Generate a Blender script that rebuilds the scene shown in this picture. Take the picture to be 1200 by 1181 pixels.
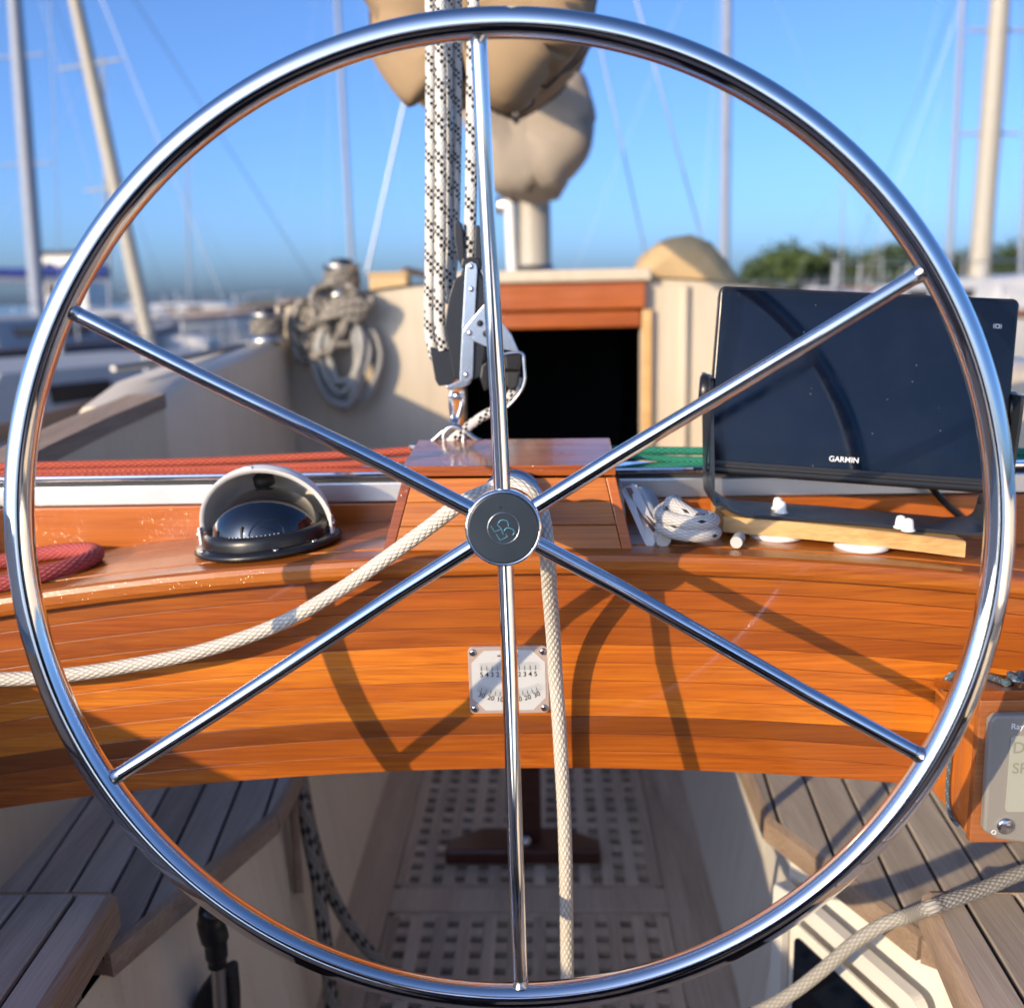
import bpy, bmesh, math, random
from mathutils import Vector as V, Matrix as Mx
R = math.radians
random.seed(7)
for o in list(bpy.data.objects): bpy.data.objects.remove(o)
sc = bpy.context.scene
COL = sc.collection

# ------------------------------------------------------------------ camera
W0, H0, F = 1200.0, 1181.0, 1200.0
CX, CY = 600.0, 590.5
PITCH, YAW, ROLL = R(11.5), R(2.0), R(1.2)
CAM = V((0, 0, 1.5))
fw = V((-math.sin(YAW)*math.cos(PITCH), math.cos(YAW)*math.cos(PITCH), -math.sin(PITCH)))
_r = V((math.cos(YAW), math.sin(YAW), 0)); _u = _r.cross(fw)
rt = _r*math.cos(ROLL) - _u*math.sin(ROLL); up = rt.cross(fw)
cd = bpy.data.cameras.new('camera'); cam = bpy.data.objects.new('camera', cd); COL.objects.link(cam)
cam.matrix_world = Mx(((rt.x, up.x, -fw.x, CAM.x), (rt.y, up.y, -fw.y, CAM.y), (rt.z, up.z, -fw.z, CAM.z), (0, 0, 0, 1)))
cd.sensor_fit = 'HORIZONTAL'; cd.sensor_width = 36; cd.lens = 36*F/W0
cd.clip_start = .02; cd.clip_end = 3000
cd.dof.use_dof = True; cd.dof.focus_distance = 1.02; cd.dof.aperture_fstop = 3.6
sc.camera = cam

# ------------------------------------------------------------------ sky, sun, exposure
SUN_EL = R(18); SD = V((math.sin(R(39.5)), math.cos(R(39.5)), -math.tan(SUN_EL))).normalized()   # travel direction of the light
world = bpy.data.worlds.new('World'); sc.world = world; world.use_nodes = True
wn = world.node_tree; wn.nodes.clear()
sky = wn.nodes.new('ShaderNodeTexSky'); sky.sky_type = 'NISHITA'; sky.sun_disc = False
sky.sun_elevation = SUN_EL; sky.sun_rotation = math.atan2(-SD.x, -SD.y)
sky.altitude = 0; sky.air_density = 0.60; sky.dust_density = 2.1; sky.ozone_density = 6.0
bg = wn.nodes.new('ShaderNodeBackground'); bg.inputs[1].default_value = .15
wo = wn.nodes.new('ShaderNodeOutputWorld')
wn.links.new(sky.outputs[0], bg.inputs[0]); wn.links.new(bg.outputs[0], wo.inputs[0])
sl = bpy.data.lights.new('sun', 'SUN'); sl.energy = 2.7; sl.angle = R(.5); sl.color = (1, .78, .50)
so = bpy.data.objects.new('sun', sl); COL.objects.link(so); so.location = (-8, -8, 8)
so.rotation_euler = SD.to_track_quat('-Z', 'Y').to_euler()
sc.view_settings.view_transform = 'Standard'; sc.view_settings.look = 'None'
sc.view_settings.exposure = .90; sc.view_settings.gamma = 1

# ------------------------------------------------------------------ pixel -> point on a known plane
def ray(u, v): return fw + rt*((u-CX)/F) - up*((v-CY)/F)
def PY(u, v, Y): d = ray(u, v); return CAM + d*(Y/d.y)
def PZ(u, v, Z): d = ray(u, v); return CAM + d*((Z-CAM.z)/d.z)
def PX(u, v, X): d = ray(u, v); return CAM + d*(X/d.x)

# ------------------------------------------------------------------ mesh helpers
class MB:
    def __init__(s): s.v = []; s.f = []; s.uv = []; s.sm = []
    def add(s, vs, fs, uvs=None, smooth=False, M=None):
        b = len(s.v)
        s.v += [(M @ V(p)) if M else V(p) for p in vs]
        for i, f in enumerate(fs):
            s.f.append([b+k for k in f]); s.uv.append(uvs[i] if uvs else None); s.sm.append(smooth)
        return s
    def bm(s, bm, smooth=False, M=None):
        bm.verts.ensure_lookup_table(); bm.verts.index_update()
        s.add([v.co.copy() for v in bm.verts], [[v.index for v in f.verts] for f in bm.faces], None, smooth, M); bm.free(); return s
    def box(s, c, d, bev=0, M=None, seg=2, smooth=False):
        bm = bmesh.new(); bmesh.ops.create_cube(bm, size=1)
        for v in bm.verts: v.co = V((v.co.x*d[0], v.co.y*d[1], v.co.z*d[2]))
        if bev: bmesh.ops.bevel(bm, geom=bm.edges[:], offset=bev, segments=seg, profile=.5, affect='EDGES')
        T = Mx.Translation(V(c)); return s.bm(bm, smooth, (M @ T) if M else T)
    def box2(s, a, b, bev=0, M=None, seg=2):
        a, b = V(a), V(b); return s.box((a+b)/2, [abs(x) for x in (b-a)], bev, M, seg)
    def prism(s, poly, h, M=None, bev=0, seg=2, z0=0):
        bm = bmesh.new()
        vs = [bm.verts.new((p[0], p[1], z0)) for p in poly]
        f = bm.faces.new(vs); r = bmesh.ops.extrude_face_region(bm, geom=[f])
        for e in r['geom']:
            if isinstance(e, bmesh.types.BMVert): e.co.z += h
        bmesh.ops.recalc_face_normals(bm, faces=bm.faces[:])
        if bev: bmesh.ops.bevel(bm, geom=bm.edges[:], offset=bev, segments=seg, profile=.5, affect='EDGES')
        return s.bm(bm, False, M)
    def tube(s, path, r, n=12, closed=False, cap=True, M=None):
        path = [V(p) for p in path]; m = len(path)
        rr = r if isinstance(r, (list, tuple)) else [r]*m
        T = []
        for i in range(m):
            a = path[(i-1) % m] if closed or i > 0 else path[i]
            b = path[(i+1) % m] if closed or i < m-1 else path[i]
            T.append((b-a).normalized())
        N = T[0].orthogonal().normalized(); Ns = [N]
        for i in range(1, m):
            N = Ns[-1]; q = T[i-1].rotation_difference(T[i]); N = q @ N
            N = (N - T[i]*N.dot(T[i])).normalized(); Ns.append(N)
        tw = 0
        if closed:
            q = T[-1].rotation_difference(T[0]); N2 = q @ Ns[-1]
            tw = math.atan2(T[0].dot(N2.cross(Ns[0])), N2.dot(Ns[0]))
        vs = []; L = [0]
        for i in range(1, m+1): L.append(L[-1]+(path[i % m]-path[i-1]).length)
        for i in range(m):
            B = T[i].cross(Ns[i]); off = tw*i/m
            for k in range(n):
                a = 2*math.pi*k/n + off
                vs.append(path[i] + (Ns[i]*math.cos(a) + B*math.sin(a))*rr[i])
        fs = []; uv = []; rm = sum(rr)/m
        for i in range(m if closed else m-1):
            j = (i+1) % m
            for k in range(n):
                k2 = (k+1) % n
                fs.append([i*n+k, i*n+k2, j*n+k2, j*n+k])
                u0, u1 = L[i]/(2*math.pi*rm), L[i+1]/(2*math.pi*rm)
                uv.append([(u0, k/n), (u0, (k+1)/n), (u1, (k+1)/n), (u1, k/n)])
        s.add(vs, fs, uv, True, M)
        if cap and not closed:
            b = [path[0] + (vs[k]-path[0]) for k in range(n)]
            s.add(b, [list(range(n))[::-1]], None, False, M)
            e = [vs[(m-1)*n+k] for k in range(n)]
            s.add(e, [list(range(n))], None, False, M)
        return s
    def lathe(s, prof, n=40, M=None, a0=0, a1=2*math.pi, smooth=True):
        full = abs(a1-a0-2*math.pi) < 1e-6; m = n if full else n+1
        vs = []
        for (r, z) in prof:
            for k in range(m):
                a = a0+(a1-a0)*k/n; vs.append((r*math.cos(a), r*math.sin(a), z))
        fs = []
        for i in range(len(prof)-1):
            for k in range(n):
                k2 = (k+1) % m
                fs.append([i*m+k, i*m+k2, (i+1)*m+k2, (i+1)*m+k])
        return s.add(vs, fs, None, smooth, M)
    def loft(s, rings, closed=True, caps=True, smooth=True, M=None):
        n = len(rings[0]); vs = [p for r in rings for p in r]; fs = []
        for i in range(len(rings)-1):
            for k in range(n if closed else n-1):
                k2 = (k+1) % n; fs.append([i*n+k, i*n+k2, (i+1)*n+k2, (i+1)*n+k])
        s.add(vs, fs, None, smooth, M)
        if caps:
            s.add(list(rings[0]), [list(range(n))[::-1]], None, False, M)
            s.add(list(rings[-1]), [list(range(n))], None, False, M)
        return s
def frame(origin, x, y=None, z=None):
    x = V(x).normalized()
    if z is not None: z = V(z).normalized(); y = z.cross(x).normalized(); z = x.cross(y)
    else: y = V(y).normalized(); z = x.cross(y).normalized(); y = z.cross(x)
    o = V(origin)
    return Mx(((x.x, y.x, z.x, o.x), (x.y, y.y, z.y, o.y), (x.z, y.z, z.z, o.z), (0, 0, 0, 1)))
FACE = Mx(((1, 0, 0, 0), (0, 0, 1, 0), (0, 1, 0, 0), (0, 0, 0, 1)))   # local xy -> world xz, local z -> +y
def cat(pts, n=8, closed=False):
    pts = [V(p) for p in pts]; m = len(pts); out = []
    for i in range(m if closed else m-1):
        g = lambda k: pts[k % m] if closed else pts[max(0, min(m-1, k))]
        a, b, c, d = g(i-1), g(i), g(i+1), g(i+2)
        for k in range(n):
            t = k/n
            out.append(.5*((2*b)+(c-a)*t+(2*a-5*b+4*c-d)*t*t+(3*b-a-3*c+d)*t**3))
    if not closed: out.append(pts[-1])
    return out
def root_loc(o):
    p = V((0, 0, 0))
    while o is not None: p += o.location; o = o.parent
    return p
def obj(name, mb, mat, parent=None, origin=None):
    if parent is not None: org = root_loc(parent); loc = V((0, 0, 0))
    else:
        if origin is None:
            xs = [p.x for p in mb.v]; ys = [p.y for p in mb.v]; zs = [p.z for p in mb.v]
            origin = V(((min(xs)+max(xs))/2, (min(ys)+max(ys))/2, min(zs)))
        org = V(origin); loc = org
    me = bpy.data.meshes.new(name)
    me.from_pydata([p-org for p in mb.v], [], mb.f)
    if any(u is not None for u in mb.uv):
        lay = me.uv_layers.new(name='UVMap'); i = 0
        for f, u in zip(mb.f, mb.uv):
            for k in range(len(f)):
                lay.data[i].uv = u[k] if u else (0.5, 0.55); i += 1
    me.polygons.foreach_set('use_smooth', mb.sm)
    me.update(); me.validate()
    me.materials.append(mat)
    o = bpy.data.objects.new(name, me); COL.objects.link(o); o.location = loc
    if parent is not None: o.parent = parent
    return o
def thing(name, label, cat_, loc, group=None):
    o = bpy.data.objects.new(name, None); COL.objects.link(o); o.location = loc; o.empty_display_size = .05
    return tag(o, label, cat_, group)
def tag(o, label, cat_, group=None):
    o['label'] = label; o['category'] = cat_
    if group: o['group'] = group
    return o
def struct(name, mb, mat):
    o = obj(name, mb, mat); o['kind'] = 'structure'; return o
def text_mb(s, size, M, depth=.0004):
    cu = bpy.data.curves.new('t', 'FONT'); cu.body = s; cu.size = size; cu.align_x = 'CENTER'; cu.align_y = 'CENTER'; cu.resolution_u = 3; cu.offset = size*.012
    ob = bpy.data.objects.new('t', cu); COL.objects.link(ob)
    dg = bpy.context.evaluated_depsgraph_get(); me = bpy.data.meshes.new_from_object(ob.evaluated_get(dg))
    mb = MB(); mb.add([v.co.copy() for v in me.vertices], [list(p.vertices) for p in me.polygons], None, False, M)
    bpy.data.objects.remove(ob); bpy.data.curves.remove(cu); bpy.data.meshes.remove(me); return mb
def clip(poly, p, n):
    out = []
    for i in range(len(poly)):
        a, b = poly[i], poly[(i+1) % len(poly)]
        da = (a[0]-p[0])*n[0]+(a[1]-p[1])*n[1]; db = (b[0]-p[0])*n[0]+(b[1]-p[1])*n[1]
        if da >= 0: out.append(a)
        if (da >= 0) != (db >= 0):
            t = da/(da-db); out.append((a[0]+(b[0]-a[0])*t, a[1]+(b[1]-a[1])*t))
    return out
def clip_poly(poly, conv):      # conv counter-clockwise convex
    for i in range(len(conv)):
        a, b = conv[i], conv[(i+1) % len(conv)]
        poly = clip(poly, a, (-(b[1]-a[1]), b[0]-a[0]))
        if len(poly) < 3: return []
    return poly

# ------------------------------------------------------------------ materials
class NT:
    def __init__(s, name):
        s.m = bpy.data.materials.new(name); s.m.use_nodes = True; s.t = s.m.node_tree; s.n = s.t.nodes
        s.b = s.n['Principled BSDF']
    def new(s, typ, **kw):
        k = s.n.new(typ)
        for a, b in kw.items(): setattr(k, a, b)
        return k
    def link(s, a, b): s.t.links.new(a, b)
    def math(s, op, a, b=None, c=None):
        k = s.new('ShaderNodeMath', operation=op)
        for i, x in enumerate((a, b, c)):
            if x is None: continue
            if isinstance(x, (int, float)): k.inputs[i].default_value = x
            else: s.link(x, k.inputs[i])
        return k.outputs[0]
    def mix(s, fac, a, b, blend='MIX'):
        k = s.new('ShaderNodeMix', data_type='RGBA', blend_type=blend)
        for i, x in ((0, fac), (6, a), (7, b)):
            if isinstance(x, (int, float)): k.inputs[i].default_value = x
            elif isinstance(x, (tuple, list)): k.inputs[i].default_value = (*x[:3], 1)
            else: s.link(x, k.inputs[i])
        return k.outputs[2]
    def noise(s, vec, scale, detail=4, rough=.5):
        k = s.new('ShaderNodeTexNoise'); k.inputs['Scale'].default_value = scale; k.inputs['Detail'].default_value = detail; k.inputs['Roughness'].default_value = rough
        if vec is not None: s.link(vec, k.inputs['Vector'])
        return k.outputs['Fac']
    def ramp(s, fac, stops):
        k = s.new('ShaderNodeValToRGB'); e = k.color_ramp.elements
        e[0].position, e[0].color = stops[0][0], (*stops[0][1], 1); e[1].position, e[1].color = stops[-1][0], (*stops[-1][1], 1)
        for p, c in stops[1:-1]: q = e.new(p); q.color = (*c, 1)
        s.link(fac, k.inputs[0]); return k.outputs[0]
    def bump(s, h, strength, dist=.001):
        k = s.new('ShaderNodeBump'); k.inputs['Strength'].default_value = strength; k.inputs['Distance'].default_value = dist
        s.link(h, k.inputs['Height']); s.link(k.outputs[0], s.b.inputs['Normal']); return k
    def coord(s, scale=(1, 1, 1), rnd=0):
        tc = s.new('ShaderNodeTexCoord'); mp = s.new('ShaderNodeMapping'); mp.inputs['Scale'].default_value = scale
        v = tc.outputs['Object']
        if rnd:
            oi = s.new('ShaderNodeObjectInfo'); k = s.math('MULTIPLY', oi.outputs['Random'], rnd)
            va = s.new('ShaderNodeVectorMath', operation='ADD'); s.link(v, va.inputs[0]); s.link(k, va.inputs[1]); v = va.outputs[0]
        s.link(v, mp.inputs['Vector']); return mp.outputs[0]
    def set(s, **kw):
        for k, x in kw.items():
            i = s.b.inputs[k.replace('_', ' ')]
            if isinstance(x, (int, float)): i.default_value = x
            elif isinstance(x, (tuple, list)): i.default_value = (*x, 1)
            else: s.link(x, i)
        return s
def plain(name, col, rough=.5, metal=0, var=.12, scale=8, bump=0, bscale=60, coat=0, ior=1.5, bd=.001):
    t = NT(name); v = t.coord()
    n = t.noise(v, scale, 5, .6)
    c = t.mix(n, tuple(x*(1-var) for x in col), tuple(min(1, x*(1+var)) for x in col))
    t.set(Base_Color=c, Roughness=t.math('ADD', t.math('MULTIPLY', t.noise(v, scale*3, 4), .14), rough-.07), Metallic=metal, IOR=ior)
    if coat: t.set(Coat_Weight=coat, Coat_Roughness=.06)
    if bump: t.bump(t.noise(v, bscale, 5) if bd < .002 else t.math('ABSOLUTE', t.math('SUBTRACT', t.noise(v, bscale, 1.2, .45), .5)), bump, bd)
    return t.m
def gelcoat(name, col, rough=.4):
    t = NT(name); v = t.coord()
    base = t.mix(t.noise(v, 2.5, 5, .6), tuple(x*.93 for x in col), tuple(min(.9, x*1.05) for x in col))
    st = t.ramp(t.noise(t.coord((16, 16, 1.2)), 1.5, 5, .6), [(.52, (0, 0, 0)), (.72, (1, 1, 1))])
    c = t.mix(t.math('MULTIPLY', st, .28), base, (col[0]*.62, col[1]*.54, col[2]*.44))
    sp = t.ramp(t.noise(v, 90, 3, .5), [(.66, (0, 0, 0)), (.74, (1, 1, 1))])
    c = t.mix(t.math('MULTIPLY', sp, .25), c, (col[0]*.4, col[1]*.35, col[2]*.28))
    t.set(Base_Color=c, Roughness=t.math('ADD', t.math('MULTIPLY', t.noise(v, 7, 4), .3), rough-.15)); t.bump(t.noise(v, 16, 4), .08, .002)
    return t.m
def screen_glass(name, col, ior=1.42):
    t = NT(name); v = t.coord()
    sm = t.ramp(t.noise(v, 11, 5, .65), [(.45, (0, 0, 0)), (.75, (1, 1, 1))])
    vo = t.new('ShaderNodeTexVoronoi'); vo.inputs['Scale'].default_value = 70; t.link(v, vo.inputs['Vector'])
    dots = t.math('MULTIPLY', t.math('LESS_THAN', vo.outputs['Distance'], .07), t.math('GREATER_THAN', t.noise(v, 20, 2), .52))
    c = t.mix(t.math('MULTIPLY', sm, .25), col, (.02, .024, .032)); c = t.mix(t.math('MULTIPLY', dots, .6), c, (.10, .10, .11))
    t.set(Base_Color=c, Roughness=t.math('ADD', t.math('MULTIPLY', sm, .16), .045), IOR=ior); return t.m
def wood(name, dark, mid, light, axis=0, coat=.8, rough=.4, grain=1.0, bump=.15, pv=.35, coat_rough=.05, dew=0):
    t = NT(name)
    s = [110, 110, 110]; s[axis] = 2.6
    v = t.coord(tuple(s), 37.0)
    ws = [5, 5, 5]; ws[axis] = 1.6
    wn1 = t.new('ShaderNodeTexNoise'); wn1.inputs['Scale'].default_value = 1.0; wn1.inputs['Detail'].default_value = 2
    t.link(t.coord(tuple(ws), 23.0), wn1.inputs['Vector'])
    wsc = t.new('ShaderNodeVectorMath', operation='SCALE'); wsc.inputs['Scale'].default_value = 3.2; t.link(wn1.outputs['Color'], wsc.inputs[0])
    wad = t.new('ShaderNodeVectorMath', operation='ADD'); t.link(v, wad.inputs[0]); t.link(wsc.outputs[0], wad.inputs[1]); v = wad.outputs[0]
    fine = t.noise(v, 3.0, 6, .6)
    s2 = [16, 16, 16]; s2[axis] = 1.1
    big = t.noise(t.coord(tuple(s2), 11.0), 1.6, 3, .5)
    oi0 = t.new('ShaderNodeObjectInfo'); r0 = t.math('ADD', t.math('MULTIPLY', t.math('FRACT', t.math('MULTIPLY', oi0.outputs['Random'], 3.7)), .55), .55)
    f = t.math('ADD', t.math('MULTIPLY', fine, .50), t.math('MULTIPLY', big, .50))
    f = t.math('ADD', t.math('MULTIPLY', t.math('SUBTRACT', f, .5), r0), .5)
    oi = t.new('ShaderNodeObjectInfo')
    r2 = t.math('FRACT', t.math('MULTIPLY', oi.outputs['Random'], 7.31))
    f = t.math('ADD', f, t.math('MULTIPLY', t.math('SUBTRACT', r2, .5), pv*.55))
    c = t.ramp(f, [(.33, dark), (.5, mid), (.66, light)])
    k = t.math('ADD', t.math('MULTIPLY', oi.outputs['Random'], pv*2), 1-pv)
    hs = t.new('ShaderNodeHueSaturation'); t.link(c, hs.inputs['Color']); t.link(k, hs.inputs['Value'])
    hs.inputs['Hue'].default_value = .5
    # short dark pores
    s3 = [420, 420, 420]; s3[axis] = 14
    pores = t.ramp(t.noise(t.coord(tuple(s3), 5.0), 1.0, 2, .5), [(.60, (0, 0, 0)), (.70, (1, 1, 1))])
    c2 = t.mix(t.math('MULTIPLY', pores, .35*grain), hs.outputs[0], dark)
    t.set(Base_Color=c2, Roughness=rough)
    if coat: t.set(Coat_Weight=coat, Coat_Roughness=coat_rough)
    if bump:
        h = t.math('ADD', fine, t.math('MULTIPLY', t.noise(t.coord((1, 1, 1), 3), 26, 3), .9))
        t.bump(h, bump)
    if dew:
        vo = t.new('ShaderNodeTexVoronoi'); vo.inputs['Scale'].default_value = 260; t.link(t.coord(), vo.inputs['Vector'])
        msk = t.ramp(t.noise(t.coord(), 14, 3), [(.45, (0, 0, 0)), (.6, (1, 1, 1))])
        drop = t.math('MULTIPLY', t.math('MAXIMUM', t.math('SUBTRACT', .42, vo.outputs['Distance']), 0), msk)
        k = t.new('ShaderNodeBump'); k.inputs['Strength'].default_value = dew; k.inputs['Distance'].default_value = .002
        t.link(drop, k.inputs['Height']); t.link(k.outputs[0], t.b.inputs['Coat Normal'])
    return t.m
def rope_mat(name, c1, c2, fleck=None, n=8, k=.62, rough=.85, period=6, band=2, bump=.9, dirt=.2, cm=2.0):
    t = NT(name); uv = t.new('ShaderNodeUVMap'); sp = t.new('ShaderNodeSeparateXYZ'); t.link(uv.outputs[0], sp.inputs[0])
    U, Vv = sp.outputs[0], sp.outputs[1]
    vn = t.math('MULTIPLY', Vv, float(n)); un = t.math('MULTIPLY', U, n*k)
    a = t.math('ADD', vn, un); b = t.math('SUBTRACT', vn, un)
    sa = t.math('ABSOLUTE', t.math('SINE', t.math('MULTIPLY', a, math.pi))); sb = t.math('ABSOLUTE', t.math('SINE', t.math('MULTIPLY', b, math.pi)))
    h = t.math('MULTIPLY', t.math('POWER', sa, .6), t.math('POWER', sb, .6))
    col = t.mix(h, c2, c1)
    nz = t.noise(t.coord(), 30, 4)
    col = t.mix(t.math('MULTIPLY', nz, dirt), col, tuple(x*.45 for x in c2))
    if fleck and cm == 0:
        fi = t.math('FLOOR', vn); fj = t.math('FLOOR', t.math('MULTIPLY', U, float(n)))
        inb = t.math('LESS_THAN', t.math('FLOORED_MODULO', t.math('ADD', fj, t.math('MULTIPLY', fi, 2.0)), float(period)), float(band))
        chk = t.math('LESS_THAN', t.math('FLOORED_MODULO', t.math('ADD', fi, fj), 2.0), 1.0)
        col = t.mix(t.math('MULTIPLY', inb, chk), col, fleck)
    elif fleck:
        fa = t.math('FLOOR', a); fb = t.math('FLOOR', b)
        inb = t.math('LESS_THAN', t.math('FLOORED_MODULO', fa, float(period)), float(band))
        chk = t.math('LESS_THAN', t.math('FLOORED_MODULO', t.math('ADD', fb, fa), float(cm)), cm/2 if cm == 2 else 1.0)
        m = t.math('MULTIPLY', inb, chk)
        col = t.mix(m, col, fleck)
    t.set(Base_Color=col, Roughness=rough); t.bump(h, bump, .0012)
    return t.m
def metal(name, col=(.80, .80, .81), rough=.012, scratch=.05):
    t = NT(name); v = t.coord()
    r = t.math('ADD', t.math('MULTIPLY', t.noise(v, 45, 6, .7), scratch), rough)
    t.set(Base_Color=t.mix(t.noise(v, 6, 3), tuple(c*.94 for c in col), col), Metallic=1.0, Roughness=r)
    t.bump(t.noise(v, 9, 2), .02, .002)
    return t.m
def glass(name, col, rough=.03, alpha=None, trans=1.0):
    t = NT(name); t.set(Base_Color=col, Roughness=rough, IOR=1.49, Transmission_Weight=trans); return t.m

M = dict(
    chrome=metal('polished_steel'), steel=metal('satin_steel', (.62, .62, .63), .16, .12), dull=metal('cast_steel', (.48, .48, .47), .26, .15),
    alu=metal('anodised_alu', (.70, .70, .69), .34, .1), strap=metal('strap_steel', (.60, .64, .70), .2, .12),
    hubcap=plain('hub_cap_face', (.012, .020, .030), .38, .0, .35, 14, coat=.25),
    varnish=wood('varnished_teak', (.20, .040, .003), (.40, .106, .006), (.60, .205, .014), pv=.42, bump=.06),
    varnish_dk=wood('varnished_mahogany', (.16, .030, .003), (.33, .075, .006), (.50, .135, .012), coat=.6, coat_rough=.12, dew=.8),
    varnish_top=wood('varnished_teak_top', (.20, .04, .003), (.39, .105, .008), (.55, .19, .02), pv=.2, coat=.5, coat_rough=.1, dew=.8),
    vside=wood('varnished_teak_box', (.30, .07, .008), (.50, .14, .016), (.62, .20, .03), axis=2),
    mahog=wood('mahogany_hatch', (.17, .034, .006), (.27, .064, .010), (.37, .095, .016), coat=.5),
    leg=wood('dark_table_wood', (.05, .014, .008), (.09, .026, .014), (.14, .042, .022), coat=.3),
    pine=wood('pine', (.42, .22, .07), (.62, .37, .14), (.72, .48, .22), coat=.3, rough=.5, grain=.5, pv=.05),
    teak=wood('weathered_teak', (.30, .25, .205), (.46, .395, .335), (.60, .53, .46), axis=1, coat=0, rough=.8, bump=.5, pv=.16),
    teak_dk=wood('weathered_teak_edge', (.19, .13, .09), (.30, .215, .155), (.42, .32, .24), axis=1, coat=0, rough=.8, bump=.5, pv=.15),
    sole=wood('worn_sole_teak', (.30, .225, .165), (.48, .38, .285), (.62, .51, .40), axis=1, coat=0, rough=.85, bump=.5, pv=.18),
    caulk=plain('black_caulk', (.012, .012, .012), .6),
    backing=plain('dark_backing', (.03, .012, .005), .8),
    gel=gelcoat('cream_gelcoat_shade_lifted', (.84, .73, .57)),  # cream made lighter in colour to lift the shaded cockpit
    gel_sun_toned=gelcoat('cream_gelcoat_sun_toned', (.58, .50, .38)),  # darker copy of the cream, toned down for the sunlit coachroof
    gelw=gelcoat('white_gelcoat', (.82, .79, .72)),
    deck=plain('grey_deck_paint', (.42, .40, .38), .7, 0, .12, 6, bump=.2),
    black=plain('black_plastic', (.012, .012, .013), .32, 0, .2, 20, bump=.06, bscale=200),
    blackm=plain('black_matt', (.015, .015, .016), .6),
    navyblk=plain('block_cheek', (.006, .009, .016), .42, 0, .2, 20),
    bracket=plain('bracket_grey', (.03, .036, .045), .35, .3, .15, 10),
    white=plain('white_plastic', (.74, .73, .70), .6, 0, .06, 8),
    cream=plain('cream_hood', (.84, .80, .74), .9, 0, .06, 8),
    canvas=plain('tan_canvas', (.33, .225, .125), .9, 0, .25, 5, bump=.55, bscale=5, bd=.06), sailcl=plain('pale_sailcloth', (.33, .275, .215), .85, 0, .2, 5, bump=.5, bscale=4, bd=.07),
    canvas_dk=plain('dark_canvas', (.10, .085, .075), .9, 0, .2, 6, bump=.3, bscale=20),  # dark grey canvas of the bag's flap and the sails' seams and ties
    bag=plain('sand_canvas', (.50, .35, .18), .9, 0, .2, 6, bump=.5, bscale=6, bd=.05),
    lead=plain('mast_paint', (.36, .33, .28), .45, 0, .08, 5),
    ink=plain('ink', (.01, .01, .012), .6), light_ink=plain('light_print', (.75, .76, .78), .5),
    engr=plain('blue_engraving', (.10, .30, .42), .3, .3),
    screen=screen_glass('dark_screen_glass', (.0012, .0035, .010)),
    lcd=plain('lcd', (.36, .37, .32), .35, 0, .08, 5), seg=plain('lcd_segment', (.24, .25, .19), .5),
    inst=plain('instrument_grey', (.25, .24, .22), .45, 0, .06, 10),
    face=plain('dial_face', (.52, .53, .54), .45, 0, .04, 10),
    acryl=None,
    dome=plain('compass_dome', (.004, .006, .012), .04, 0, .1, 4, coat=1),
    felt=plain('grey_felt', (.42, .46, .50), .95, 0, .25, 60, bump=.6, bscale=300),
    brownhem=plain('brown_hem', (.27, .14, .09), .9),
    pillow=plain('white_cloth', (.66, .66, .66), .9, 0, .08, 20, bump=.2, bscale=200),
    r_white=rope_mat('white_braid', (.82, .78, .70), (.46, .41, .33), None, 9, .5),
    r_grey=rope_mat('grey_braid', (.50, .49, .46), (.26, .25, .23), None, 9, .5),
    r_main=rope_mat('mainsheet_braid', (.84, .81, .74), (.55, .52, .45), (.006, .006, .010), 10, .6, period=10, band=5, dirt=.1, cm=0),
    r_fleck=rope_mat('fleck_braid', (.66, .65, .63), (.40, .39, .38), (.02, .02, .02), 14, .40, period=7, band=1, bump=.6, cm=5),
    r_red=rope_mat('red_braid', (.62, .12, .06), (.16, .02, .012), None, 6, .6),
    r_pink=rope_mat('faded_red_braid', (.56, .11, .10), (.26, .04, .04), None, 11, .5),
    r_green=rope_mat('green_braid', (.03, .33, .21), (.008, .09, .06), None, 6, .6),
    r_blue=rope_mat('blue_braid', (.13, .22, .28), (.05, .08, .11), (.35, .40, .42), 8, .5, period=4, band=1),
    r_old=rope_mat('weathered_fleck', (.40, .36, .30), (.22, .19, .16), (.03, .03, .03), 8, .5, period=4, band=2, dirt=.4),
    wire=metal('rigging_wire', (.45, .45, .46), .35, .1),
)

def clear_mat():
    t = NT('clear_tube'); tr = t.new('ShaderNodeBsdfTransparent'); tr.inputs[0].default_value = (.93, .94, .94, 1)
    gl = t.new('ShaderNodeBsdfGlossy'); gl.inputs['Roughness'].default_value = .08
    fr = t.new('ShaderNodeFresnel'); fr.inputs[0].default_value = 1.45; mx = t.new('ShaderNodeMixShader')
    mx.inputs[0].default_value = .05; t.link(tr.outputs[0], mx.inputs[1]); t.link(gl.outputs[0], mx.inputs[2])
    t.link(mx.outputs[0], t.n['Material Output'].inputs[0]); return t.m
M['acryl'] = clear_mat()

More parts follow.
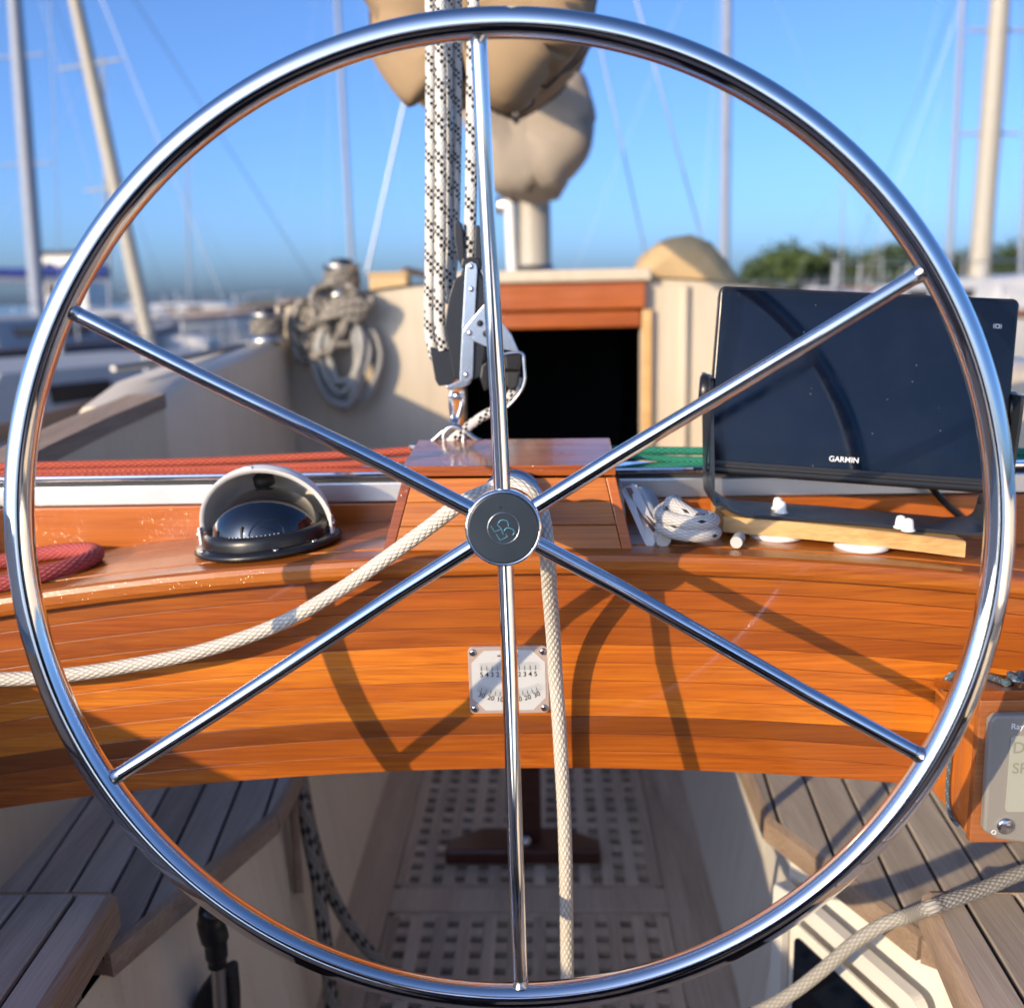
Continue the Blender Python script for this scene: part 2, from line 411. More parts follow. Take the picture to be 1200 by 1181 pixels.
# =================================================================== SEA AND SHORE
def water_mat():
    t = NT('sea_water'); v = t.coord()
    t.set(Base_Color=(.012, .05, .09), Roughness=.12, IOR=1.33)
    h = t.math('ADD', t.noise(v, .9, 5, .6), t.math('MULTIPLY', t.noise(v, 4, 4), .4)); t.bump(h, .5, .12); return t.m
mb = MB(); mb.add([(-1500, -400, 0), (1500, -400, 0), (1500, 2600, 0), (-1500, 2600, 0)], [[0, 1, 2, 3]])
struct('sea', mb, water_mat())
M['quay'] = plain('quay_stone', (.20, .11, .075), .9, 0, .3, 2, bump=.5, bscale=4)
M['quaytop'] = plain('quay_top', (.30, .26, .22), .9, 0, .2, 2)
M['land'] = plain('shore_ground', (.16, .15, .10), .95, 0, .3, .2)
def quay(u0, u1, Y, z, w, label):
    a, b = PY(u0, 400, Y), PY(u1, 400, Y); y = Y
    t = thing('stone_quay', label, 'quay', ((a.x+b.x)/2, Y, 0))
    mb = MB(); mb.box2((a.x, Y, -1), (b.x, Y+w, z-.12)); obj('wall', mb, M['quay'], t)
    mb = MB(); mb.box2((a.x, Y-.15, z-.12), (b.x, Y+w, z)); obj('coping', mb, M['quaytop'], t)
quay(-160, 345, 34, .62, 3, 'low reddish stone quay across the water beyond the port side')
mb = MB(); N = 40; vs = []; fs = []
for i in range(N+1):
    x = -40+i*7
    for j, (y, z) in enumerate(((118, -.6), (124, 1.0), (150, 1.6+.5*math.sin(i*1.3)), (220, 2.6+1.0*math.sin(i*.7)), (420, 2))): vs.append((x, y, z))
for i in range(N):
    for j in range(4): fs.append([i*5+j, (i+1)*5+j, (i+1)*5+j+1, i*5+j+1])
mb.add(vs, fs, None, True); struct('shore', mb, M['land'])

# trees on the far shore
def leaf_mat(name, col):
    t = NT(name); n = t.noise(t.coord(), .8, 4)
    c = t.mix(n, tuple(x*.55 for x in col), tuple(x*1.35 for x in col)); t.set(Base_Color=c, Roughness=.7); return t.m
M['leafA'] = leaf_mat('leaf_green', (.07, .11, .025)); M['leafB'] = leaf_mat('leaf_olive', (.06, .08, .025)); M['leafC'] = leaf_mat('leaf_dark', (.045, .075, .025))
M['bark'] = plain('bark', (.10, .07, .05), .9)
def tree(u, Y, h, w, mat, label, zb=1.2, seed=0):
    h *= .66; rnd = random.Random(seed*13+5); b = PY(u, 340, Y); base = V((b.x, Y, zb))
    t = thing('shore_tree', label, 'tree', base, 'trees along the far shore')
    mb = MB(); mb.tube([base-V((0, 0, .3)), base+V((.1, 0, h*.3)), base+V((0, .1, h*.65))], [h*.035, h*.026, h*.01], 7)
    for k in range(5):
        a = k*1.26; s = base+V((0, 0, h*(.28+.05*k))); mb.tube([s, s+V((math.cos(a)*w*.2, math.sin(a)*w*.2, h*.12)), s+V((math.cos(a)*w*.36, math.sin(a)*w*.36, h*.25))], [h*.014, h*.009, h*.004], 5)
    obj('trunk', mb, M['bark'], t)
    mb = MB(); cl = []
    for k in range(24):
        a = rnd.uniform(0, 6.28); r = rnd.uniform(.1, .8)**.7; z = rnd.uniform(.18, .88)
        cl.append((V((math.cos(a)*r*w*.42*(1.25-z*.6), math.sin(a)*r*w*.42, z*h)), rnd.uniform(.13, .24)*w))
    vs = []; fs = []
    for c, r in cl:
        for q in range(110):
            d = V((rnd.gauss(0, 1), rnd.gauss(0, 1), rnd.gauss(0, .8))).normalized()*r*rnd.uniform(.55, 1.1)
            p = base+c+d; s = rnd.uniform(.16, .34); n = V((rnd.gauss(0, 1), rnd.gauss(0, 1), rnd.gauss(0, 1))).normalized(); x = n.orthogonal().normalized()*s; y = n.cross(x)
            i = len(vs); vs += [p-x-y*.6, p+x-y*.6, p+x*.6+y, p-x*.6+y]; fs.append([i, i+1, i+2, i+3])
    mb.add(vs, fs); obj('crown', mb, mat, t)
for i, (u, Y, h, w, m, lab) in enumerate([
        (890, 128, 5.4, 6.5, 'leafC', 'dark round tree at the left end of the far shore grove'),
        (925, 130, 7.4, 11, 'leafA', 'broad sunlit green tree on the far shore'),
        (964, 134, 6.6, 9.5, 'leafB', 'olive tree between the broad green tree and the tall thin one'),
        (984, 138, 8.6, 2.6, 'leafC', 'tall thin tree rising above the far shore grove'),
        (1008, 133, 6.2, 8.5, 'leafB', 'low olive tree right of the tall thin tree'),
        (1042, 130, 7.2, 10, 'leafC', 'dark spreading tree behind the wheel spoke end on shore'),
        (1100, 140, 6.6, 11, 'leafB', 'olive tree behind the moored boats to starboard'),
        (1180, 136, 7.0, 12, 'leafC', 'dark tree behind the bright starboard mast')]):
    tree(u, Y, h, w, M[m], lab, seed=i)

# harbour building on the left
def building():
    a, b = PY(44, 330, 60), PY(100, 330, 60); t = thing('harbour_building', 'pale tower-like harbour building with flat dark roof', 'building', ((a.x+b.x)/2, 60, .4))
    z1 = PY(70, 299, 60).z
    mb = MB(); mb.box2((a.x, 60, -.5), (b.x, 63, z1)); obj('wall', mb, M['gelw'], t)
    mb = MB(); mb.box2((a.x-.2, 59.8, z1), (b.x+.2, 63.2, z1+.25)); obj('roof', mb, M['blackm'], t)
    for k in range(2):
        for q in range(2):
            x = a.x+(b.x-a.x)*(.28+.44*k); z = z1-.7-q*1.2
            mb = MB(); mb.box2((x-.3, 59.95, z-.4), (x+.3, 59.99, z+.3)); w = obj('window', mb, M['screen'], t)
            mb = MB(); mb.box2((x-.36, 59.9, z-.46), (x+.36, 59.97, z-.4)); obj('sill', mb, M['white'], w)
building()

# moored boats
M['hull_blue'] = plain('hull_slate', (.10, .12, .16), .35); M['hull_white'] = plain('hull_white', (.50, .49, .47), .35)
M['boatdeck'] = plain('boat_deck', (.34, .36, .38), .7); M['rail'] = plain('boat_rail', (.22, .09, .05), .5); M['tarp'] = plain('blue_tarp', (.02, .04, .22), .7, 0, .2, 4, bump=.3, bscale=6)
M['mastw'] = plain('bright_mast', (.36, .33, .27), .5); M['mastg'] = plain('pale_mast', (.24, .27, .33), .5)
def moored(pos, head, L, B, free, hullm, label, mast=None, cover=None, boom=True, rail=True):
    pos = V(pos); t = thing('moored_boat', label, 'boat', pos, 'boats moored around the yacht')
    Rz = Mx.Translation(pos) @ Mx.Rotation(head, 4, 'Z')
    secs = []; NS = 12
    for i in range(NS+1):
        s = i/NS; x = (s-.5)*L; w = B/2*(1-(max(0, s-.45)/.55)**2.2)*(.78+.22*min(1, s/.35)); w = max(w, .02); f = free*(1+.28*s*s)
        secs.append([V((x, -w, f)), V((x, -w*.93, f*.5)), V((x, -w*.6, -.1)), V((x, 0, -.35)), V((x, w*.6, -.1)), V((x, w*.93, f*.5)), V((x, w, f))])
    mb = MB(); mb.loft(secs, False, False, True, Rz)
    mb.add(secs[0], [list(range(7))], None, False, Rz); obj('hull', mb, hullm, t)
    mb = MB(); d = [[s[0]+V((0, 0, .0)), V((s[0].x, 0, s[0].z+.06)), s[6]] for s in secs]; mb.loft(d, False, False, True, Rz); dk = obj('deck', mb, M['boatdeck'], t)
    if rail:
        for s in (0, 6):
            mb = MB(); mb.tube([p[s]+V((0, 0, .03)) for p in secs], .05, 6, M=Rz); obj('rubbing_strake', mb, M['rail'], t)
    cab = []
    for s in (-.22, -.18, .02, .16, .24):
        w = B*.30*(1-.4*max(0, s)); h = free+(.05 if s in (-.22, .24) else .42-.3*max(0, s)); z = free
        cab.append([V((s*L, -w, z)), V((s*L, -w*.88, h)), V((s*L, 0, h+.07)), V((s*L, w*.88, h)), V((s*L, w, z))])
    mb = MB(); mb.loft(cab, False, True, False, Rz); cb = obj('cabin', mb, M['boatdeck'] if 'grey decked' in label else M['rail'] if 'slate' in label else M['hull_white'], t)
    for s in (-.10, .02):
        for q in (-1, 1):
            mb = MB(); mb.box((s*L, q*B*.275, free+.24), (L*.07, .05, .14), M=Rz); obj('window', mb, M['screen'], cb)
    for q in (-1, 1):
        mb = MB()
        for k in range(6):
            p = secs[2*k+1][0 if q < 0 else 6]*1; mb.tube([p, p+V((0, -q*.02, .6))], .014, 5, M=Rz)
        mb.tube([secs[i][0 if q < 0 else 6]+V((0, 0, .6)) for i in range(1, 12)], .008, 5, M=Rz); obj('guard_rail', mb, M['wire'], t)
    if mast:
        (q0, q1, r, mat) = mast; inv = Rz.inverted(); yy = pos.y
        b = PY(q0[0], q0[1], yy); top = PY(q1[0], q1[1], yy); top = b+(top-b)*1.45
        b = inv @ b; top = inv @ top; b = b+(b-top)*((b.z-free-.3)/(top.z-b.z))
        mb = MB(); mb.tube([b, b.lerp(top, .5), top], [r, r, r*.7], 10, M=Rz); ms = obj('mast', mb, mat, t)
        for f in (.38, .62):
            p = b.lerp(top, f); mb = MB(); mb.tube([p+V((0, -B*.14, 0)), p, p+V((0, B*.14, 0))], r*.14, 6, M=Rz); obj('spreader', mb, mat, ms)
        mb = MB()
        for e in (secs[7][0], secs[7][6], secs[-1][3]+V((0, 0, free+.5)), secs[0][3]+V((0, 0, free+.4))): mb.tube([e, top], .0045, 5, M=Rz)
        obj('stay', mb, M['wire'], ms)
        if boom:
            mb = MB(); mb.tube([b+V((0, 0, .9)), b+V((-L*.4, 0, .95))], .07, 8, M=Rz); obj('boom', mb, mat, t)
            mb = MB(); n = 9; mb.tube([b+V((-L*.4*k/n, 0, 1.12+.02*math.sin(k*2))) for k in range(n+1)], [.20-.012*k for k in range(n+1)], 8, M=Rz); obj('sail_cover', mb, cover or M['canvas'], t)
    return t
def at(u, Y, z=0): p = PY(u, 350, Y); return V((p.x, Y, z))
moored(at(105, 8.6, 0), R(66), 8.0, 2.5, .62, M['gelw'], 'grey decked boat with red brown rail close off the port side', ((163, 345), (88, 0), .062, M['mastw']), None, False)
moored(at(20, 15), R(80), 9, 2.9, .9, M['hull_blue'], 'slate hulled boat beyond the grey decked boat', ((40, 300), (17, 0), .11, M['mastg']), M['tarp'], False)
moored(at(120, 27), R(20), 8, 2.6, .9, M['hull_white'], 'white boat with blue sail cover moored near the stone quay', ((128, 330), (122, 150), .05, M['mastg']), M['tarp'])
moored(at(217, 17), R(95), 3.6, 1.6, .5, M['hull_white'], 'small cream open boat on the water ahead of the port coaming', None)
moored(at(225, 46), R(10), 9, 2.8, 1, M['hull_white'], 'distant white boat with thin mast beyond the stone quay', ((222, 335), (219, 210), .05, M['mastg']), M['canvas'], False)
moored(at(412, 60), R(160), 10, 3, 1.1, M['hull_white'], 'distant boat behind the hanging rope coil', ((412, 310), (395, 0), .15, M['mastg']), M['canvas'], False)
moored(at(850, 32), R(170), 10, 3, 1.1, M['hull_white'], 'distant boat behind the sand coloured canvas bag', ((849, 290), (852, 0), .15, M['mastg']), M['canvas'], False)
moored(at(1148, 15), R(97), 10, 3, 1.15, M['hull_white'], 'white boat with bright mast off the starboard bow', ((1146, 340), (1172, 0), .15, M['mastw']), M['canvas'], False)
moored(at(1065, 40), R(195), 10, 3.1, 1.1, M['hull_blue'], 'dark hulled boat in front of the far shore trees', ((1113, 290), (1128, 0), .11, M['mastg']), M['canvas'], False)
moored(at(985, 52), R(12), 9, 3.0, 1.1, M['hull_white'], 'white boat moored in front of the broad green tree', ((985, 330), (987, 250), .05, M['mastg']), M['bag'], False)
moored(at(1215, 30), R(185), 10, 3.1, 1.1, M['hull_white'], 'white boat at the starboard edge with covered boom', ((1196, 330), (1210, 0), .07, M['mastg']), M['bag'], False)

# =================================================================== THE YACHT: DECK, COACHROOF, COCKPIT
SOLE = .30; SEAT = .72
# hull sides so the deck does not float
mb = MB()
hs = []
for y, w, z in ((-1.9, 1.25, 1.0), (-.8, 1.5, 1.02), (1, 1.62, 1.05), (3, 1.66, 1.1), (5, 1.5, 1.16), (6.6, 1.15, 1.24), (8.2, .5, 1.36), (8.9, .03, 1.42)):
    hs.append([V((-w, y, z)), V((-w*.97, y, z*.5)), V((-w*.75, y, -.15)), V((0, y, -.6)), V((w*.75, y, -.15)), V((w*.97, y, z*.5)), V((w, y, z))])
yacht = thing('yacht_hull', 'cream hull and grey side decks of the yacht carrying the cockpit', 'hull', (0, 3, 0))
mb.loft(hs, False, False, True); mb.add(hs[0], [list(range(7))]); obj('hull', mb, M['gel'], yacht)
for s in (-1, 1):
    rows = []
    for h in hs:
        w = abs(h[0].x); z = h[0].z; i = min(.84, w*.98) if h[0].y < 6.8 else 0.0
        rows.append([V((s*w, h[0].y, z)), V((s*i, h[0].y, z+.04))])
    mb = MB(); mb.loft(rows, False, False, False); obj('side_deck', mb, M['deck'], yacht)
    mb = MB(); mb.loft([[V((s*abs(h[0].x), h[0].y, h[0].z-.01)), V((s*abs(h[0].x)-s*.035, h[0].y, h[0].z-.01)), V((s*abs(h[0].x)-s*.03, h[0].y, h[0].z+.055)), V((s*abs(h[0].x), h[0].y, h[0].z+.05))] for h in hs], True, True, False)
    obj('toe_rail', mb, M['teak_dk'], yacht)

# coachroof with companionway
BY = 3.30
cr = thing('coachroof', 'cream coachroof with dark open companionway and mahogany hatch', 'cabin', (.02, BY, 1.1))
def roofz(x): return 1.56-.10*(x-.02)**2
HX0, HX1 = -.262, .305
def wallpoly(x0, x1, z0): 
    xs = [x0+(x1-x0)*k/6 for k in range(7)]
    return [(x0, z0), (x1, z0)]+[(x, roofz(x)-.004) for x in reversed(xs)]
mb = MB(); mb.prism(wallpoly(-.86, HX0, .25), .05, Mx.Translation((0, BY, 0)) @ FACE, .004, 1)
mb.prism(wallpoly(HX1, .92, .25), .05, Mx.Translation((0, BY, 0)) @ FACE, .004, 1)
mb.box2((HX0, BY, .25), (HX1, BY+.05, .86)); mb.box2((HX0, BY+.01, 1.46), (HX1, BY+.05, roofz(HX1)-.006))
obj('aft_bulkhead', mb, M['gel_sun_toned'], cr)
rows = []
for y in (BY-.02, BY+1.2, BY+2.6, BY+3.1):
    k = 1 if y < 6.2 else .62; dz = 0 if y < 6.2 else -.35
    rows.append([V((-.90*k, y, 1.02))]+[V((x*k, y, roofz(x*k)+dz)) for x in (-.84, -.7, -.45, -.2, .02, .24, .5, .75, .9)]+[V((.95*k, y, 1.02))])
mb = MB(); mb.loft(rows, False, False, True); mb.add(rows[-1], [list(range(11))]); obj('roof', mb, M['gel_sun_toned'], cr)
for s, x in ((-1, -.5), (1, .56)):
    mb = MB(); mb.tube(cat([(x, BY+.4, roofz(x)), (x, BY+.45, roofz(x)+.06), (x, BY+1.1, roofz(x)+.06), (x, BY+1.8, roofz(x)+.06), (x, BY+1.85, roofz(x))], 4), .014, 8); obj('hand_rail', mb, M['teak_dk'], cr)
# hatch: header boards and sliding hatch
mb = MB(); mb.box2((HX0-.03, BY-.045, 1.452), (HX1+.01, BY+.01, 1.532), .006); obj('hatch_header', mb, M['mahog'], cr)
mb = MB(); mb.box2((HX0-.01, BY-.02, 1.395), (HX1-.002, BY+.01, 1.448), .005); obj('drip_board', mb, M['varnish_dk'], cr)
mb = MB(); mb.box2((HX0-.05, BY-.05, 1.536), (HX1+.03, BY+.75, 1.575), .01); obj('sliding_hatch', mb, M['gel_sun_toned'], cr)
mb = MB(); mb.box2((HX1+.002, BY-.03, .8), (HX1+.032, BY-.001, 1.45), .004); obj('hatch_trim', mb, M['pine'], cr)
mb = MB(); mb.box2((HX0-.034, BY-.03, .8), (HX0-.004, BY-.001, 1.45), .004); obj('hatch_trim', mb, M['varnish'], cr)
mb = MB(); mb.box2((HX1+.12, BY-.024, .7), (HX1+.145, BY-.001, roofz(.45)-.02), .006); obj('conduit', mb, M['gel_sun_toned'], cr)
# dark cabin interior behind the opening
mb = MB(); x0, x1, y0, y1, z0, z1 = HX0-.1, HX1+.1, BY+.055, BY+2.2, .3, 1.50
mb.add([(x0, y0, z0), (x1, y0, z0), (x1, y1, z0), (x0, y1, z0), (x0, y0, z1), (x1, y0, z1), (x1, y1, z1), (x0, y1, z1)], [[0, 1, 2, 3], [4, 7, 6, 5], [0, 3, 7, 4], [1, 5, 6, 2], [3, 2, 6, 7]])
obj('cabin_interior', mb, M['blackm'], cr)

# coamings
pc = thing('cockpit_coaming', 'cream coaming along the port side of the cockpit with teak end cap', 'coaming', (-.78, 2.6, 1.0))
secs = []
for y, xi, zt in ((1.93, -.735, 1.312), (2.12, -.742, 1.345), (2.4, -.755, 1.357), (2.9, -.785, 1.368), (BY-.003, -.81, 1.38)):
    secs.append([V((xi, y, .70)), V((xi-.01, y, zt-.02)), V((xi-.03, y, zt)), V((xi-.15, y, zt-.005)), V((xi-.17, y, zt-.03)), V((xi-.19, y, 1.0))])
mb = MB(); mb.loft(secs, False, False, True); mb.add(secs[0], [list(range(6))]); obj('coaming', mb, M['gel_sun_toned'], pc)
ia = [PY(194, 462, 1.948), PY(125, 491, 1.72), PY(58, 523, 1.52), PY(-70, 588, 1.22)]; oa = [p+V((-.085, .03, -.004)) for p in ia]
mb = MB(); mb.loft([[a, a+V((0, 0, .028)), b+V((0, 0, .028)), b] for a, b in zip([p-V((0, 0, .026)) for p in ia], [p-V((0, 0, .026)) for p in oa])], True, True, False); obj('cap_rail', mb, M['teak_dk'], pc)
mb = MB(); mb.loft([[a-V((.004, 0, .0255)), V((a.x-.004, a.y, .70))] for a in ia], False, False, False); mb.loft([[b-V((-.01, 0, .0255)), V((b.x-.02, b.y, .98))] for b in oa], False, False, False); obj('aft_coaming', mb, M['gel_sun_toned'], pc)
scg = thing('cockpit_coaming', 'cream coaming along the starboard side behind the dark chart display', 'coaming', (.86, 2.4, 1.0))
secs = []
for y in (1.7, 2.2, 2.8, BY-.003):
    xi = .80; zt = 1.36; secs.append([V((xi, y, .75)), V((xi+.01, y, zt-.02)), V((xi+.03, y, zt)), V((xi+.14, y, zt)), V((xi+.17, y, zt-.03)), V((xi+.19, y, 1.0))])
mb = MB(); mb.loft(secs, False, False, True); mb.add(secs[0], [list(range(6))]); obj('coaming', mb, M['gel_sun_toned'], scg)

# cockpit well walls
LP = [(-.47, 3.3), (-.455, 1.58), (-.455, 1.44), (-.545, 1.15), (-.56, .9), (-.60, .2)]
RP = [(.385, 3.3), (.365, 1.60), (.35, 1.41), (.47, 1.12), (.60, .85), (.60, .2)]
for x0_, x1_, lab in ((-.96, -.575, 'cream locker front under the port teak locker top'), (.515, .96, 'white locker front under the starboard teak locker top')):
    mb = MB(); mb.box2((x0_, .31, .27), (x1_, 1.095, .756), .01); tag(obj('locker', mb, M['gel'] if x0_ < 0 else M['gelw'], None), lab, 'locker')
for nm, P, lab in (('cockpit_wall', LP, 'cream port side wall of the cockpit well under the teak seat'), ('cockpit_wall', RP, 'pale starboard side wall of the cockpit well with engine hatch')):
    s = -1 if P is LP else 1
    mb = MB(); bot = [V((x-s*.05*(1 if y > 1.4 else .3), y, SOLE-.05)) for x, y in P]; top = [V((x+s*.012, y, SEAT-.032)) for x, y in P]
    mb.loft([bot, top], False, False, False)
    tag(obj(nm, mb, M['gelw'] if s > 0 else M['gel'], None), lab, 'wall')
# forward end of the well below the companionway is the bulkhead; aft end behind the camera
# seats: weathered teak planks over a caulked base
def seat(conv, z, th, x0, pw, n, label, ang=0, rim=None, gap=.006, edge=.028):
    cx = sum(p[0] for p in conv)/len(conv); cy = sum(p[1] for p in conv)/len(conv)
    t = thing('teak_bench', label, 'seat', (cx, cy, z-th))
    mb = MB(); mb.prism(conv, th-.012, Mx.Translation((0, 0, z-th))); obj('base', mb, M['teak_dk'], t)
    mb = MB(); mb.prism(conv, .005, Mx.Translation((0, 0, z-.0118))); obj('caulking', mb, M['caulk'], t)
    ca, sa = math.cos(ang), math.sin(ang)
    for k in range(n):
        a = x0+k*pw; r = [(a, -5), (a+pw-gap, -5), (a+pw-gap, 8), (a, 8)]
        r = [(x*ca-y*sa, x*sa+y*ca) for x, y in r]
        p = clip_poly(r, conv)
        if len(p) < 3: continue
        ar = abs(sum(p[i][0]*p[(i+1) % len(p)][1]-p[(i+1) % len(p)][0]*p[i][1] for i in range(len(p))))/2
        if ar < 3e-4: continue
        mb = MB(); mb.prism(p, .010, Mx.Translation((0, 0, z-.0095+random.uniform(-.0008, .0008))), .0012, 1); obj('plank', mb, M['teak'], t)
    if rim:
        for (p, q) in rim:
            p, q = V((*p, 0)), V((*q, 0)); d = (q-p).normalized(); nrm = V((d.y, -d.x, 0))
            mb = MB(); mb.add([(p.x, p.y, z-th), (q.x, q.y, z-th), (q.x+nrm.x*.012, q.y+nrm.y*.012, z-th), (p.x+nrm.x*.012, p.y+nrm.y*.012, z-th), (p.x, p.y, z+.001), (q.x, q.y, z+.001), (q.x+nrm.x*.010, q.y+nrm.y*.010, z-.003), (p.x+nrm.x*.010, p.y+nrm.y*.010, z-.003)],
                              [[0, 3, 2, 1], [4, 5, 6, 7], [2, 3, 7, 6], [0, 1, 5, 4], [0, 4, 7, 3], [1, 2, 6, 5]]); obj('edge_strip', mb, M['teak_dk'], t)
    return t
SL = [(-.80, 1.11), (-.554, 1.11), (-.436, 1.455), (-.442, 3.28), (-.80, 3.28)]
seat(SL, SEAT, .034, -1.10, .058, 20, 'long weathered teak seat on the port side under the wooden bridge', R(6), [(SL[1], SL[2]), (SL[2], SL[3])])
SR = [(.458, 1.145), (.50, 1.112), (.80, 1.112), (.80, 3.28), (.345, 3.28), (.332, 1.43)]
seat(SR, SEAT, .034, .12, .062, 14, 'long weathered teak seat on the starboard side under the wooden bridge', R(-4), [(SR[4], SR[5]), (SR[5], SR[0]), (SR[0], SR[1])])
AL = [(-.95, .30), (-.49, .30), (-.538, 1.105), (-.95, 1.105)]
seat(AL, .80, .042, -.95, .062, 10, 'raised weathered teak locker top by the black lever', R(3), [(AL[1], AL[2]), (AL[2], AL[3])])
AR = [(.36, .30), (.95, .30), (.95, 1.105), (.446, 1.105)]
seat(AR, .80, .042, .30, .062, 12, 'raised weathered teak locker top beside the instrument box', R(-3), [(AR[3], AR[0]), (AR[2], AR[3])])

# sole with teak gratings
mb = MB(); mb.box2((-.62, .1, SOLE-.10), (.62, 3.29, SOLE-.045)); struct('cockpit_floor', mb, M['backing'])
def grating(x0, x1, y0, y1, pitch, label):
    t = thing('teak_grating', label, 'grating', ((x0+x1)/2, (y0+y1)/2, SOLE-.045))
    b = .026
    n = int(round((x1-x0)/pitch)); m = int(round((y1-y0)/pitch)); px = (x1-x0)/n; py = (y1-y0)/m
    meL = MB(); meL.box((0, 0, 0), (b, y1-y0, .022), .0015, seg=1)
    for i in range(n+1):
        mb = MB(); mb.v = [v+V((x0+i*px, (y0+y1)/2, SOLE-.011)) for v in meL.v]; mb.f = meL.f; mb.uv = meL.uv; mb.sm = meL.sm; obj('slat', mb, M['sole'], t)
    for j in range(m+1):
        mb = MB(); mb.box(((x0+x1)/2, y0+j*py, SOLE-.013), (x1-x0, b, .022), .0015, seg=1); obj('cross_slat', mb, M['sole'], t)
    return t
GX0, GX1 = -.315, .215
grating(GX0, GX1, 1.93, 2.62, .0482, 'forward teak grating on the cockpit floor under the table leg')
grating(GX0, GX1, 1.30, 1.82, .0482, 'aft teak grating on the cockpit floor below the wheel')
fr = thing('floor_frame', 'worn teak boards framing the cockpit gratings', 'floor', (-.05, 2, SOLE-.045))
for (a, b) in (((-.44, .4), (GX0-.015, 3.29)), ((GX1+.015, .4), (.40, 3.29)), ((GX0-.0145, 1.835), (GX1+.0145, 1.915)), ((GX0-.0145, 2.635), (GX1+.0145, 3.29)), ((GX0-.0145, .4), (GX1+.0145, 1.285))):
    mb = MB(); mb.box2((a[0], a[1], SOLE-.04), (b[0], b[1], SOLE+.001), .002, seg=1); obj('board', mb, M['sole'], fr)

# cockpit table foot
tb = thing('table_pedestal', 'red brown wooden table leg on a wide foot over the grating', 'table leg', (-.06, 2.03, SOLE))
mb = MB(); mb.prism([(-.23, 2.0), (.105, 2.0), (.105, 2.045), (.03, 2.10), (-.155, 2.10), (-.23, 2.045)], .035, Mx.Translation((0, 0, SOLE+.001)), .006); obj('foot', mb, M['leg'], tb)
mb = MB(); mb.box2((-.092, 2.04, SOLE+.036), (-.022, 2.08, .95), .004); obj('post', mb, M['leg'], tb)
mb = MB(); mb.lathe([(.0, .0), (.014, .0), (.014, .012), (.009, .022), (0, .024)], 16, Mx.Translation((-.057, 2.02, SOLE+.036))); obj('knob', mb, M['steel'], tb)
mb = MB(); mb.box2((-.25, 1.85, .951), (.14, 2.3, .975), .006); obj('table_top', mb, M['leg'], tb)

# =================================================================== WOODEN BRIDGE WITH THE TRAVELLER
def zl(x): return 1.224-.12*(x+.02)**2      # cambered top of the bridge
XS = [-.92+1.84*k/30 for k in range(31)]
br = thing('wooden_bridge', 'varnished wooden bridge of narrow strips across the cockpit', 'beam', (0, 1.18, .93))
def bar(y0, y1, zt, zb, ch, xs=XS):
    rings = []
    for x in xs:
        a, b = zt(x), zb(x)
        rings.append([V((x, y0, b+ch)), V((x, y0, a-ch)), V((x, y0+ch*.3, a-ch*.3)), V((x, y0+ch, a)), V((x, y1-ch, a)), V((x, y1, a-ch)), V((x, y1, b+ch)), V((x, y1-ch, b)), V((x, y0+ch, b)), V((x, y0+ch*.3, b+ch*.3))])
    return MB().loft(rings, True, True, False)
NSTR = 11; Z0, Z1 = .964-1.224, -.0245
for i in range(NSTR):
    hb = Z0+(Z1-Z0)*i/NSTR; ht = Z0+(Z1-Z0)*(i+1)/NSTR; dy = random.uniform(-.0003, .0003)
    o = obj('strip', bar(1.10+dy, 1.13, lambda x: zl(x)+ht-.00025, lambda x: zl(x)+hb+.00025, .0004), M['varnish'], br)
mb = MB(); obj('core', bar(1.1305, 1.30, lambda x: zl(x)-.026, lambda x: zl(x)+Z0+.004, .002), M['backing'], br)
ys = [1.079, 1.128, 1.178, 1.229, 1.2795]
for i in range(4):
    obj('top_board', bar(ys[i]+(.0004 if i else 0), ys[i+1]-.0004, lambda x: zl(x), lambda x: zl(x)-.024, .0075 if i == 0 else .0008), M['varnish_top'] if i in (0, 1, 2) else M['varnish_dk'], br)
obj('riser', bar(1.280, 1.306, lambda x: 1.2425, lambda x: zl(x)-.02, .002), M['varnish_dk'], br)

# traveller track on the bridge
tv = thing('traveller_track', 'pale aluminium mainsheet track along the wooden bridge', 'track', (0, 1.32, 1.243))
mb = MB(); mb.box2((-.92, 1.284, 1.2435), (.92, 1.345, 1.269), .002); obj('beam', mb, M['alu'], tv)
mb = MB(); mb.box2((-.92, 1.296, 1.2692), (.92, 1.335, 1.2745)); obj('slot', mb, M['blackm'], tv)
mb = MB(); mb.box2((-.92, 1.289, 1.2746), (.92, 1.342, 1.282), .0025); obj('rail', mb, M['chrome'], tv)
for s in (-1, 1):
    mb = MB(); mb.box((s*.90, 1.3155, 1.29), (.03, .05, .012), .003); obj('end_stop', mb, M['black'], tv)

# control lines
def rope(name, label, pts, r, mat, n=12, sub=10, parent=None, group=None):
    mb = MB(); mb.tube(cat(pts, sub), r, n)
    o = obj(name, mb, M[mat], parent)
    if label: tag(o, label, 'rope', group)
    return o
wob = lambda k, a=.0015: a*math.sin(k*2.1)
rope('control_line', 'red control line lying along the traveller left of the block', [PY(u, v, 1.352)+V((0, wob(u), 0)) for u, v in ((-120, 552), (0, 547), (110, 544), (230, 541), (340, 536), (440, 531), (500, 526))], .0056, 'r_red')
rope('control_line', 'second red control line below the first on the track', [PY(u, v, 1.336)+V((0, wob(u), 0)) for u, v in ((-120, 559), (0, 554.5), (110, 551.5), (230, 549), (340, 545.5), (430, 542), (505, 535))], .0042, 'r_red')
rope('control_line', 'green control line lying along the traveller right of the block', [PY(u, v, 1.352)+V((0, wob(u), 0)) for u, v in ((560, 524), (640, 524.5), (720, 527), (830, 529), (950, 530), (1080, 530), (1200, 530), (1330, 531))], .0056, 'r_green')
